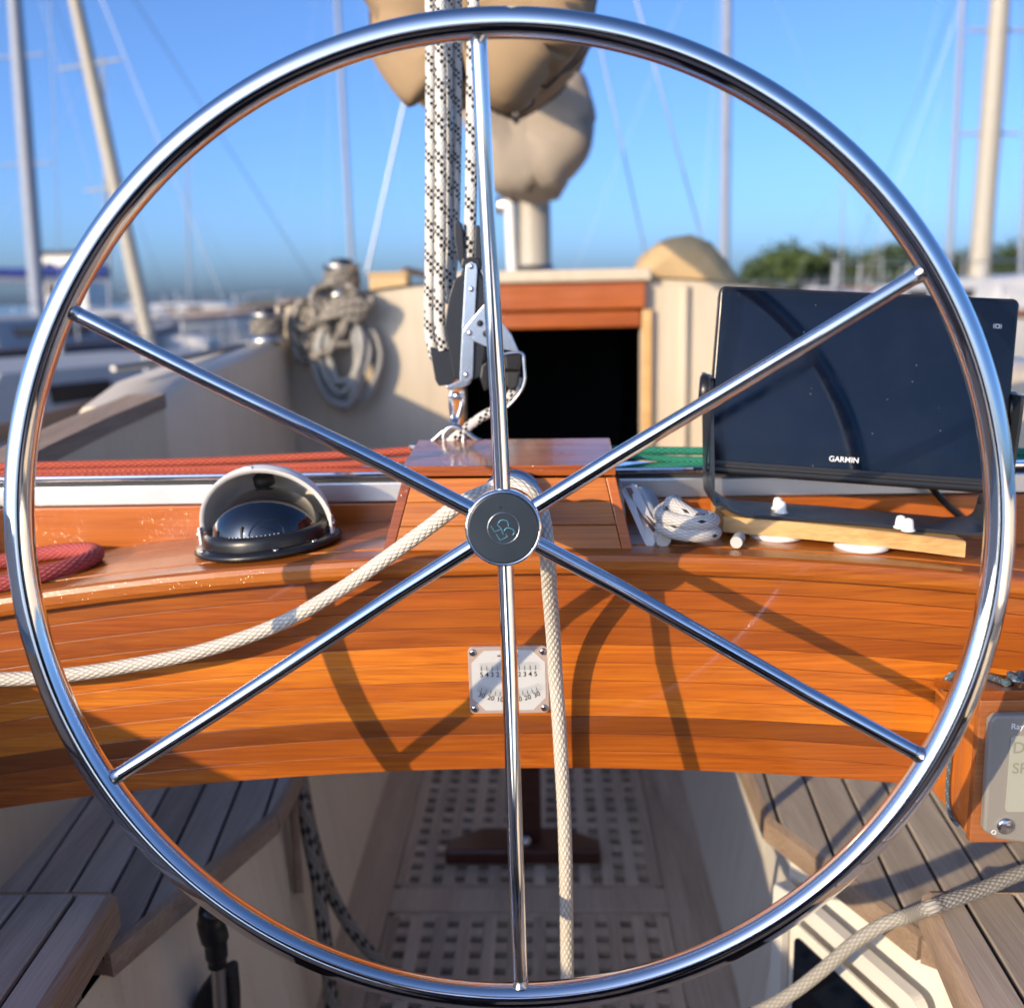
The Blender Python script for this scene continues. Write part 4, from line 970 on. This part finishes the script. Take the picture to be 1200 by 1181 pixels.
mains('black flecked mainsheet rope passing behind the left block prong', [(398, -420, 1.68), (402, -100, 1.52), (403, 100, 1.48), (402, 400, 1.45), (398, 650, 1.43), (392, 850, 1.415), (384, 950, 1.405), (380, 1050, 1.40)], .0060)
mains('black flecked mainsheet rope entering the top of the block', [(470, -420, 1.66), (460, -100, 1.49), (455, 100, 1.45), (452, 400, 1.42), (449, 650, 1.39), (445, 800, 1.375), (441, 900, 1.372)], .0080)
rope('mainsheet_tail', 'flecked rope tail running from the cam cleat through the ring', [zz(500, 800, 1.37), zz(470, 880, 1.36), zz(400, 940, 1.355), zz(310, 995, 1.352), zz(205, 1078, 1.346), zz(120, 1138, 1.356), zz(60, 1160, 1.37)], .0066, 'r_main', 16, 8)

# =================================================================== MAST, BOOM, SAIL COVER, RIGGING
mt = thing('mast', 'pale painted mast standing on the coachroof', 'mast', PY(626, 318, 4.95))
b = PY(626, 318, 4.95); b.z = roofz(b.x)
mb = MB(); mb.tube([b, b+V((0, 0, 1)), b+V((0, 0, 6)), b+V((0, 0, 12))], [.082, .080, .078, .07], 20); obj('spar', mb, M['lead'], mt)
mb = MB(); mb.lathe([(0, 0), (.15, 0), (.15, .03), (.10, .05), (.09, .09), (0, .09)], 24, Mx.Translation(b-V((0, 0, .012)))); obj('collar', mb, M['dull'], mt)
mb = MB(); mb.tube([b+V((-.10, -.05, .05)), b+V((-.115, -.09, .72))], .024, 10); obj('strut', mb, M['white'], mt)
for s in (-1,):
    mb = MB(); mb.lathe([(0, 0), (.05, 0), (.045, .03), (.032, .05), (.04, .09), (.04, .1), (0, .1)], 18, Mx.Translation(b+V((s*.11, -.02, .35))) @ Mx.Rotation(s*math.pi/2, 4, 'Y')); obj('halyard_winch', mb, M['dull'], mt)
bo = thing('boom', 'boom running aft from the mast above the companionway', 'boom', b+V((0, -.1, .75)))
mb = MB(); e0, e1 = b+V((0, -.09, .62)), V((-.12, 1.55, 2.16)); mb.tube([e0, e0.lerp(e1, .5), e1], .055, 16); obj('spar', mb, M['lead'], bo)
mb = MB(); mb.lathe([(0, 0), (.058, 0), (.058, .02), (.04, .035), (0, .036)], 16, frame(e1, (1, 0, 0), z=(e1-e0))); obj('end_cap', mb, M['blackm'], bo)
sec = lambda pts, Y: [PY(u, v, Y) for u, v in pts]
S0 = [(455, -120), (428, -60), (426, 10), (430, 45), (455, 88), (488, 120), (535, 108), (600, 116), (650, 78), (690, 40), (702, 5), (690, -70), (640, -130), (550, -150)]
S1 = [(478, -40), (462, 0), (460, 40), (468, 76), (490, 112), (520, 138), (555, 140), (600, 150), (645, 118), (682, 85), (693, 55), (680, 5), (640, -30), (560, -50)]
S2 = [(520, 20), (505, 50), (503, 85), (510, 118), (530, 150), (552, 175), (580, 182), (612, 190), (650, 172), (682, 140), (692, 110), (682, 70), (650, 42), (580, 28)]
S3 = [(570, 80), (562, 110), (560, 140), (563, 170), (568, 200), (577, 224), (592, 238), (620, 243), (652, 241), (672, 215), (690, 165), (690, 125), (668, 92), (610, 78)]
def smooth_ring(r):
    return cat(r, 4, True)
from mathutils import noise as nz
def bundle(rings, mat, name, label, seed, amp, parent=None):
    t = thing(name, label, 'sail cover', sum(rings[0], V((0, 0, 0)))/len(rings[0]))
    out = []
    for i, r in enumerate(rings):
        c = sum(r, V((0, 0, 0)))/len(r); row = []
        for p in r:
            q = V((p.x*5, p.y*2.2, p.z*5))+V((seed, 0, 0)); d = nz.noise(q)*amp+nz.noise(q*2.3)*amp*.45
            cr = abs(nz.noise(V((p.x*9+p.y*3, p.y*1.6, p.z*3))+V((seed, 3, 1))))       # sharp creases
            row.append(p+(p-c).normalized()*(d-(.036*max(0, .14-cr)/.14)))
        out.append(row)
    mb = MB(); mb.loft(out, True, True, True); obj('cover', mb, mat, t); return t, out
def build_rings(K, steps):
    rings = []
    for i in range(len(K)-1):
        (A, ya), (B, yb) = K[i], K[i+1]; ra, rb = cat(sec(A, ya), 8, True), cat(sec(B, yb), 8, True)
        for k in range(steps+(1 if i == len(K)-2 else 0)): rings.append([p.lerp(q, k/steps) for p, q in zip(ra, rb)])
    c0 = sum(rings[0], V((0, 0, 0)))/len(rings[0]); c1 = sum(rings[-1], V((0, 0, 0)))/len(rings[-1])
    pre = [[c0+(p-c0)*f+V((0, dy, 0)) for p in rings[0]] for f, dy in ((.12, -.03), (.45, -.05), (.75, -.055), (.93, -.035))]
    post = [[c1+(p-c1)*f+V((0, dy, 0)) for p in rings[-1]] for f, dy in ((.93, .04), (.6, .08), (.2, .09))]
    return pre+rings+post
S0 = [(455, -120), (428, -60), (426, 10), (430, 45), (452, 90), (486, 124), (508, 112), (524, 62), (540, 60), (556, 108), (600, 124), (652, 84), (692, 44), (703, 5), (690, -70), (600, -140)]
S1 = [(478, -60), (458, -30), (455, 10), (462, 48), (480, 88), (505, 118), (525, 118), (540, 100), (552, 100), (566, 118), (602, 134), (645, 104), (682, 66), (693, 32), (680, -20), (600, -70)]
S2 = [(500, -20), (484, 10), (482, 40), (490, 70), (505, 100), (525, 120), (540, 128), (552, 124), (562, 124), (576, 130), (604, 138), (640, 112), (668, 80), (676, 50), (664, 12), (600, -20)]
sail, outr = bundle(build_rings([(S0, 1.97), (S1, 2.35), (S2, 2.8)], 9), M['canvas'], 'sail_cover', 'creased tan canvas sail cover bundled on the boom end', 1.0, .022)
mb = MB(); mb.tube([outr[4+k][80]+V((0, 0, -.004)) for k in range(0, 18, 2)], .007, 8); obj('seam', mb, M['canvas_dk'], sail)
for k in (6, 11, 16, 21):
    r = outr[k]; c = sum(r, V((0, 0, 0)))/len(r); mb = MB(); mb.tube([c+(p-c)*1.004 for p in r], .0035, 6, True); obj('tie_cord', mb, M['canvas_dk'], sail)
S3 = [(560, 60), (545, 90), (542, 120), (546, 150), (552, 180), (562, 205), (580, 222), (615, 228), (650, 222), (678, 190), (697, 150), (695, 110), (672, 78), (610, 60)]
S4 = [(572, 84), (562, 112), (560, 140), (563, 170), (568, 200), (577, 222), (592, 234), (620, 240), (650, 239), (670, 214), (690, 168), (690, 128), (668, 95), (610, 82)]
S5 = [(585, 110), (578, 130), (577, 150), (579, 175), (583, 200), (590, 218), (602, 228), (622, 232), (645, 230), (660, 210), (674, 172), (673, 140), (655, 115), (615, 106)]
sail2, outr2 = bundle(build_rings([(S3, 3.5), (S4, 4.3), (S5, 4.78)], 8), M['sailcl'], 'furled_sail', 'paler rounded sail bundle hanging against the mast', 9.0, .03)
mb = MB(); mb.tube([outr2[4+k][52]+V((0, 0, -.004)) for k in range(0, 14, 2)], .008, 8); obj('seam', mb, M['canvas_dk'], sail2)

def wire(u0, v0, u1, v1, Y0, Y1, label, r=.004):
    a, c = PY(u0, v0, Y0), PY(u1, v1, Y1); a = c+(a-c)*1.5; mb = MB(); mb.tube([c, a], r, 6); tag(obj('rigging_wire', mb, M['wire'], None, c), label, 'wire', 'rigging wires')
wire(700, 40, 757, 300, 5.2, 5.2, 'inner starboard shroud wire right of the sail cover')
wire(745, 0, 826, 292, 5.0, 5.0, 'outer starboard shroud wire beside the sand coloured bag')
wire(478, 100, 430, 318, 5.2, 5.2, 'port shroud wire running down towards the winches', .006)

# =================================================================== ON THE COACHROOF
cb = thing('canvas_bag', 'sand coloured canvas bag on the starboard edge of the coachroof', 'bag', PY(800, 340, 3.42))
o = PY(798, 342, 3.45); rings = []
prof = [(-.155, 0), (-.165, .03), (-.15, .08), (-.10, .15), (-.03, .195), (.04, .205), (.10, .18), (.16, .11), (.21, .04), (.215, 0)]
for k, (dy, f) in enumerate(((0, .75), (.02, .97), (.06, 1), (.2, 1.03), (.34, 1.0), (.38, .95), (.40, .7))):
    rings.append([V((o.x+x*f+.006*math.sin(i*2+k), o.y+dy, o.z-.02+z*f+.006*math.sin(i*1.3+k*2))) for i, (x, z) in enumerate(prof)])
mb = MB(); mb.loft(rings, True, True, True); obj('cover', mb, M['bag'], cb)
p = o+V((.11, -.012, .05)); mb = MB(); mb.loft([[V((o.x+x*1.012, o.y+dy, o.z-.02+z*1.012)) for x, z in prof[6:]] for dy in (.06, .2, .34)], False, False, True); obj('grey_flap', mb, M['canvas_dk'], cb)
o = PY(456, 345, 3.5)
fb = thing('tan_box', 'small tan box on the coachroof left of the mainsheet', 'box', o)
mb = MB(); mb.box(o+V((0, 0.05, .025)), (.13, .12, .075), .01); obj('body', mb, M['bag'], fb)
mb = MB(); mb.box(o+V((0, 0.05, .067)), (.138, .128, .012), .004); obj('lid', mb, M['bag'], fb)
def winch(p, s, label):
    t = thing('winch', label, 'winch', p, 'winches on the port coaming')
    T = Mx.Translation(p) @ Mx.Scale(s, 4)
    mb = MB(); mb.lathe([(0, 0), (.062, 0), (.062, .015), (.05, .022), (.042, .045), (.044, .075), (.055, .088), (.055, .096), (0, .096)], 28, T); obj('drum', mb, M['dull'], t)
    mb = MB(); mb.lathe([(0, .096), (.03, .096), (.03, .108), (.012, .112), (0, .112)], 24, T); obj('cap', mb, M['black'], t)
    mb = MB(); mb.tube([T @ V((math.cos(a)*.049, math.sin(a)*.049, .03+a*.0022)) for a in [k*.4 for k in range(48)]], .0065*s, 8); obj('rope_turns', mb, M['r_old'], t)
winch(V((-.850, 3.16, 1.372)), .95, 'dark sheet winch on the port coaming next to the coachroof')
winch(V((-.70, 3.62, roofz(-.70)-.005)), 1.2, 'second dark winch on the coachroof behind the hanging rope coil')
# hanging rope coil on the bulkhead
hc = PY(408, 395, 3.235); rnd = random.Random(4); pts = []
for k in range(11):
    w = rnd.uniform(.05, .105); d = rnd.uniform(.20, .30); dy = rnd.uniform(-.03, .02)
    for a in [2*math.pi*q/12 for q in range(12)]:
        pts.append(hc+V((math.sin(a)*w*(1+.25*math.sin(a+k))+rnd.uniform(-.006, .006)-.02, dy+math.cos(a)*.012, -d/2+math.cos(a)*d/2+.07)))
rope('hanging_rope_coil', 'pale rope coil hanging on the sunlit cream bulkhead', pts, .0095, 'r_grey', 8, 3)
pts = []
for k in range(5):
    for a in [2*math.pi*q/10 for q in range(10)]: pts.append(hc+V((-.02+math.cos(a)*.075+k*.008, math.sin(a)*.03-.02, .06+.012*k+.01*math.sin(3*a))))
rope('rope_wrap', 'rope turns bunched over the top of the hanging coil', pts, .011, 'r_old', 8, 3)
for q_, (u_, v_, n_l, lab) in enumerate(((366, 372, 5, 'dark tangled rope hanks beside the hanging coil'), (392, 352, 4, 'weathered rope bunch draped over the winch by the coil'))):
    c_ = PY(u_, v_, 3.22); rd = random.Random(20+q_); pts = []
    for k in range(n_l):
        w = rd.uniform(.03, .075); d_ = rd.uniform(.08, .20); ox = rd.uniform(-.03, .03)
        for a in [2*math.pi*i_/9 for i_ in range(9)]:
            pts.append(c_+V((ox+math.sin(a)*w+rd.uniform(-.008, .008), rd.uniform(-.03, .02), .05-d_/2+math.cos(a)*d_/2)))
    rope('rope_tangle', lab, pts, .011, 'r_old', 8, 3)
hk = hc+V((-.02, .1, .11)); mb = MB(); mb.tube(cat([hk+V((0, .06, .0)), hk+V((0, -.03, .0)), hk+V((0, -.10, -.03)), hk+V((0, -.12, .0))], 5), .008, 8); tag(obj('coil_hook', mb, M['dull'], None), 'steel hook carrying the hanging rope coil', 'hook')
pts = [PY(u, v, 3.05) for u, v in ((470, 420), (430, 412), (395, 400), (350, 412), (310, 425), (280, 418), (255, 425))]
rope('coaming_line', 'pale line running along the top of the port coaming', [V((-.87+.02*math.sin(k), 2.05+.2*k, 1.372)) for k in range(6)], .008, 'r_grey', 8, 5)

# =================================================================== INSTRUMENT BOX (starboard)
ib = thing('instrument_box', 'varnished wooden instrument box with grey depth display at the starboard end', 'instrument', (.55, 1.04, .935))
x0, x1, y0, y1, z0, z1 = .432, .70, .98, 1.098, .937, 1.093
mb = MB(); mb.box2((x0, y0+.012, z0+.004), (x0+.014, y1, z1-.034), .001); obj('side_panel', mb, M['vside'], ib)
mb = MB(); mb.box2((x1-.014, y0+.012, z0+.004), (x1, y1, z1-.034), .001); obj('side_panel', mb, M['vside'], ib)
for xx in (x0, x1-.014):
    mb = MB(); mb.add([(xx, y0+.012, z1-.0335), (xx+.014, y0+.012, z1-.0335), (xx+.014, y1-.002, z1-.0335), (xx, y1-.002, z1-.0335), (xx, y0+.012, z1-.004), (xx+.014, y0+.012, z1-.004)], [[0, 3, 2, 1], [0, 1, 5, 4], [1, 2, 5], [0, 4, 3], [4, 5, 2, 3]]); obj('side_gusset', mb, M['vside'], ib)
mb = MB(); mb.box2((x0-.001, y0, z0), (x1+.001, y0+.0115, z1), .0015); obj('front_panel', mb, wood('varnished_front', (.26, .075, .018), (.42, .14, .04), (.52, .20, .07)), ib)
mb = slab([(x0-.002, y0-.001, z1+.0005), (x1+.002, y0-.001, z1+.0005), (x1+.002, y1-.001, z1-.0315), (x0-.002, y1-.001, z1-.0315)], (0, 0, 1), .010); obj('top_panel', mb, M['varnish_dk'], ib)
mb = MB(); mb.box2((x0+.014, y0+.012, z0+.002), (x1-.014, y1, z0+.014), .001); obj('bottom_panel', mb, M['vside'], ib)
IP = frame((.499, y0-.0005, 1.012), (1, 0, 0), y=(0, 0, 1))          # local z = -y (towards the helm)
ins = [(-.062, .064), (-.060, -.055), (-.045, -.065), (0, -.071), (.045, -.065), (.060, -.055), (.062, .064), (.056, .070), (-.056, .070)]
mb = MB(); mb.prism([(x, y) for x, y in ins][::-1], .012, IP, .003, 3); obj('case', mb, M['inst'], ib)
mb = MB(); mb.prism(rrect(.078, .082, .004), .001, IP @ Mx.Translation((-.002, .008, .0122)), 0); lcd = obj('lcd', mb, M['lcd'], ib)
tx = MB()
for s, sz, x, y in (('DEP', .017, -.024, .036), ('SPD', .016, -.024, .014), ('KT', .013, .02, -.004), ('m', .013, .022, .036)):
    t = text_mb(s, sz, IP @ Mx.Translation((x, y, .0136))); b_ = len(tx.v); tx.v += t.v; tx.f += [[k+b_ for k in f] for f in t.f]; tx.uv += t.uv; tx.sm += t.sm
obj('readout', tx, M['seg'], lcd)
obj('maker_name', text_mb('Raymarine', .0088, IP @ Mx.Translation((-.023, .0585, .0126))), M['light_ink'], ib)
for x in (-.039, .0, .033):
    mb = MB(); mb.lathe([(0, .004), (.007, .0036), (.0088, .002), (.009, 0)], 20, IP @ Mx.Translation((x, -.049, .0118))); obj('button', mb, M['steel'] if x < 0 else M['inst'], ib)
mb = MB(); mb.tube([IP @ V((-.050+.0022*math.cos(a), -.056+.0022*math.sin(a), .0122)) for a in [2*math.pi*k/14 for k in range(14)]], .0005, 6, True); obj('power_mark', mb, M['light_ink'], ib)
def bt(u, v): # a point lying on the sloping lid
    p = PY(u, v, 1.05); d = p-CAM; n_ = V((0, .032, .118)); q0 = V((0, y1, z1-.0315+.0138)); k = (q0-CAM).dot(n_)/d.dot(n_); return CAM+d*k
rope('blue_cord', 'knotted blue grey cord on top of the instrument box', [PY(1105, 819, 1.092), PY(1107, 801, 1.088), PY(1117, 790, 1.084)]+[bt(u, v) for u, v in ((1133, 789), (1152, 791), (1170, 796), (1180, 800), (1187, 793))]+[bt(1196, 794)+V((0, 0, .005)), bt(1192, 802)+V((0, 0, .005)), bt(1183, 797)+V((0, 0, .007)), bt(1200, 797), bt(1260, 799)], .0036, 'r_blue', 10, 6)
rope('thin_cord', 'thin grey cord hanging down the side of the instrument box', [PX(1122, 800, .4275), PX(1117, 850, .427), PX(1113, 890, .427), PX(1110, 930, .427), PX(1114, 955, .427), PX(1122, 966, .427)], .0022, 'r_blue', 8, 6)

# =================================================================== DOWN IN THE COCKPIT
# engine hatch on the angled starboard wall
A, B = V((.35, 1.41, 0)), V((.47, 1.12, 0)); d = (B-A).normalized(); nrm = V((-d.y, d.x, 0)); nrm = nrm if nrm.x < 0 else -nrm
def wl(s, z, off=0): p = A+d*s+nrm*off; return V((p.x-.0, p.y, z))
HT = frame(wl(.17, .50, .004)+V((-.012, 0, 0)), d, y=(0, 0, 1)); 
if (HT.to_3x3() @ V((0, 0, 1))).dot(nrm) < 0: HT = frame(wl(.17, .50, .004)+V((-.012, 0, 0)), -d, y=(0, 0, 1))
eh = thing('engine_panel', 'white framed engine panel with dark window on the starboard wall', 'panel', wl(.17, .34))
mb = MB(); ro, ri = rrect(.30, .30, .02), rrect(.25, .25, .016); n = len(ro)
vs = [V((x, y, 0)) for x, y in ro]+[V((x, y, .016)) for x, y in ro]+[V((x, y, .016)) for x, y in ri]+[V((x, y, .004)) for x, y in ri]
fs = []
for b_ in range(3):
    for k in range(n): fs.append([b_*n+k, b_*n+(k+1) % n, (b_+1)*n+(k+1) % n, (b_+1)*n+k])
mb.add(vs, fs, None, False, HT); obj('frame', mb, M['white'], eh)
mb = MB(); mb.prism(rrect(.215, .215, .012), .006, HT @ Mx.Translation((0, 0, .010)), .001, 1); obj('gasket', mb, M['gelw'], eh)
mb = MB(); mb.prism(rrect(.185, .185, .012), .003, HT @ Mx.Translation((0, 0, .0165)), .0005, 1); obj('window', mb, M['screen'], eh)
# grey line falling past the panel
rope('grey_line', 'grey braided line curving past the white framed engine panel', [PZ(1330, 985, .815), PZ(1260, 1000, .812), PZ(1200, 1021, .811), PZ(1150, 1042, .81), PZ(1105, 1058, .814), PZ(1088, 1064, .812), PY(1066, 1072, 1.125), PY(1035, 1083, 1.14), PY(1000, 1105, 1.15), PY(965, 1135, 1.16), PY(930, 1162, 1.17), PY(895, 1182, 1.18), PY(830, 1210, 1.2), PY(760, 1260, 1.2)], .0085, 'r_grey', 14, 8)
# lever
lv = thing('gear_lever', 'black handled steel lever by the port cockpit wall', 'lever', PY(255, 1200, 1.2))
Yl = 1.22
mb = MB(); mb.tube(cat([PY(249, 1064, Yl), PY(247, 1070, Yl), PY(248, 1085, Yl), PY(252, 1100, Yl), PY(254, 1120, Yl), PY(255, 1131, Yl)], 5), [.012]*3+[.0165]*5+[.0185]*8+[.015]*5+[.0125]*5, 18); obj('grip', mb, M['black'], lv)
mb = MB(); mb.tube([PY(255, 1128, Yl), PY(257, 1160, Yl), PY(259, 1200, Yl)], .0095, 14); obj('shaft', mb, M['dull'], lv)
q = [PY(222, 1182, Yl), PY(240, 1158, Yl), PY(262, 1148, Yl), PY(268, 1150, Yl), PY(271, 1181, Yl), PY(272, 1230, Yl), PY(215, 1230, Yl)]
mb = MB(); mb.prism([(p.x, p.z) for p in q], .035, Mx.Translation((0, Yl+.012, 0)) @ FACE, .004, 2); obj('housing', mb, M['blackm'], lv)
# old mottled ropes hanging at the port side of the well
rope('hanging_line', 'weathered mottled rope hanging at the forward port corner of the well', [PY(346, 895, 1.62), PY(352, 930, 1.62), PY(362, 980, 1.60), PY(372, 1030, 1.58), PY(378, 1080, 1.56), PY(384, 1130, 1.54), PY(390, 1190, 1.52), PY(394, 1240, 1.5)], .0125, 'r_old', 12, 6)
rope('hanging_line', 'second mottled rope leading across to the cockpit floor', [PY(352, 900, 1.66), PY(362, 960, 1.64), PY(378, 1020, 1.62), PY(398, 1065, 1.61), PY(425, 1105, 1.60), PY(452, 1135, 1.60), PY(470, 1165, 1.585), PY(482, 1200, 1.56)], .011, 'r_old', 12, 6)
mb = MB(); a, b_ = PY(342, 905, 1.6), PY(350, 1045, 1.56); mb.tube([a, b_], .008, 8); tag(obj('drop_post', mb, M['teak_dk'], None), 'thin dark wooden post beside the mottled hanging rope', 'post')

# =================================================================== BEHIND THE HELM
ac = thing('unseen_helm_coaming', 'unseen cream coaming on the port side of the helm, shaped to shade bridge and seats', 'coaming', (-1.09, -.2, 1.0))  # out of view; profile shaped to throw shade across the bridge's port end
secs = []
for y, zt in ((-1.5, 1.22), (-.67, 1.24), (-.4, 1.25), (-.16, 1.27), (0, 1.285), (.2, 1.30), (.5, 1.30), (.88, 1.29), (.96, 1.25)):
    secs.append([V((-1.02, y, .78)), V((-1.025, y, zt-.02)), V((-1.05, y, zt)), V((-1.14, y, zt-.005)), V((-1.17, y, zt-.04)), V((-1.19, y, 1.0))])
mb = MB(); mb.loft(secs, False, False, True); mb.add(secs[-1], [list(range(6))]); mb.add(secs[0], [list(range(6))]); obj('coaming', mb, M['gel'], ac)
sg = thing('unseen_helm_coaming', 'unseen cream coaming added on the starboard side of the helm to bounce sunlight', 'coaming', (1.09, -.2, 1.0))  # out of view; added so its sunlit face bounces light into the cockpit
secs = []
for y, zt in ((-1.5, 1.40), (-.4, 1.36), (.5, 1.30), (.88, 1.29), (.96, 1.25)):
    secs.append([V((1.02, y, .78)), V((1.025, y, zt-.02)), V((1.05, y, zt)), V((1.14, y, zt-.005)), V((1.17, y, zt-.04)), V((1.19, y, 1.0))])
mb = MB(); mb.loft(secs, False, False, True); mb.add(secs[-1], [list(range(6))]); mb.add(secs[0], [list(range(6))]); obj('coaming', mb, M['gel'], sg)
ad = thing('aft_deck', 'teak topped aft deck and helm bench behind the wheel', 'deck', (0, -1.0, .3))
mb = MB(); mb.box2((-1.0, -.85, .30), (1.0, -.40, .80), .02); obj('bench', mb, M['gel'], ad)
mb = MB(); mb.box2((-1.2, -1.85, .9), (1.2, -.86, 1.06), .02); obj('deck', mb, M['deck'], ad)
mb = MB(); mb.box2((-.98, -.84, .801), (.98, -.41, .82), .004); obj('bench_top', mb, M['teak'], ad)

# the photographer on the helm bench, seen only as a reflection in the polished steel
def person():
    bm = bmesh.new(); sk = bm.verts.layers.skin.verify(); vd = {}
    def vtx(k, co, r):
        v = bm.verts.new(co); v[sk].radius = (r, r) if not isinstance(r, tuple) else r; vd[k] = v; return v
    def chain(*ks):
        for a, b in zip(ks, ks[1:]): bm.edges.new((vd[a], vd[b]))
    vtx('pel', (0, -.60, .93), (.16, .12)); vtx('sp', (0, -.60, 1.10), (.145, .105)); vtx('ch', (0, -.57, 1.30), (.165, .115)); vtx('nk0', (0, -.54, 1.42), .075); vtx('nk', (0, -.52, 1.49), .055)
    vtx('jaw', (0, -.49, 1.56), (.066, .08)); vtx('hd', (0, -.49, 1.64), (.076, .092)); vtx('hd2', (0, -.50, 1.71), (.066, .08)); vtx('nose', (0, -.395, 1.605), .014)
    chain('pel', 'sp', 'ch', 'nk0', 'nk', 'jaw', 'hd', 'hd2'); chain('hd', 'nose')
    for s, q in ((-1, 'l'), (1, 'r')):
        vtx(q+'ear', (s*.085, -.50, 1.63), .018); chain('hd', q+'ear')
        vtx(q+'sh', (s*.17, -.56, 1.385), .072); vtx(q+'el', (s*.25, -.36, 1.20), .050); vtx(q+'wr', (s*.105, -.12, 1.43), .031); vtx(q+'pm', (s*.088, -.06, 1.475), .030)
        chain('ch', q+'sh', q+'el', q+'wr', q+'pm')
        for f in range(4):
            z = 1.455+f*.022; L_ = (.9, 1, 1.02, .88)[f]
            vtx(q+'f%da' % f, (s*.092, -.040, z), .0095); vtx(q+'f%db' % f, (s*(.090), -.022, z+.004), .0088); vtx(q+'f%dc' % f, (s*(.090-.030*L_), -.014-.006, z+.006), .0080)
            chain(q+'pm', q+'f%da' % f, q+'f%db' % f, q+'f%dc' % f)
        vtx(q+'t1', (s*.070, -.060, 1.47), .011); vtx(q+'t2', (s*.050, -.042, 1.485), .0095); vtx(q+'t3', (s*.034, -.032, 1.497), .0085); chain(q+'pm', q+'t1', q+'t2', q+'t3')
        vtx(q+'hp', (s*.10, -.56, .915), .088); vtx(q+'kn', (s*.15, -.16, .90), .062); vtx(q+'cf', (s*.155, -.14, .68), .056); vtx(q+'an', (s*.155, -.18, .40), .040); vtx(q+'he', (s*.155, -.21, .345), .042); vtx(q+'to', (s*.165, -.02, .335), .032)
        chain('pel', q+'hp', q+'kn', q+'cf', q+'an', q+'he'); chain(q+'an', q+'to')
    vd['pel'][sk].use_root = True
    me = bpy.data.meshes.new('person'); bm.to_mesh(me); bm.free()
    o = bpy.data.objects.new('person', me); COL.objects.link(o)
    m1 = o.modifiers.new('skin', 'SKIN'); m1.use_smooth_shade = True; m2 = o.modifiers.new('sub', 'SUBSURF'); m2.levels = 2; m2.render_levels = 2
    dg = bpy.context.evaluated_depsgraph_get(); me2 = bpy.data.meshes.new_from_object(o.evaluated_get(dg)); o.modifiers.clear(); o.data = me2
    for m in (plain('navy_jacket', (.012, .016, .03), .85, 0, .2, 12), plain('skin_tone', (.42, .24, .16), .55, 0, .1, 12), plain('dark_trousers', (.02, .02, .022), .9, 0, .2, 12), plain('dark_hair', (.02, .014, .01), .8)): me2.materials.append(m)
    for p in me2.polygons:
        c = p.center; p.use_smooth = True
        p.material_index = 3 if c.z > 1.70 or (c.z > 1.58 and c.y < -.54) else 1 if c.z > 1.49 and c.y < -.3 or (c.y > -.115 and c.z > 1.2) else 0 if c.z > .97 else 2
    o['label'] = 'person in dark jacket seated at the helm holding a phone'; o['category'] = 'person'
    return o
person()
mb = MB(); mb.prism(rrect(.150, .074, .010), .008, Mx.Translation((0, -.013, 1.5)) @ FACE, .002, 2)
ph = obj('phone', mb, M['black'], None); tag(ph, 'black phone held up in front of the helm', 'phone')
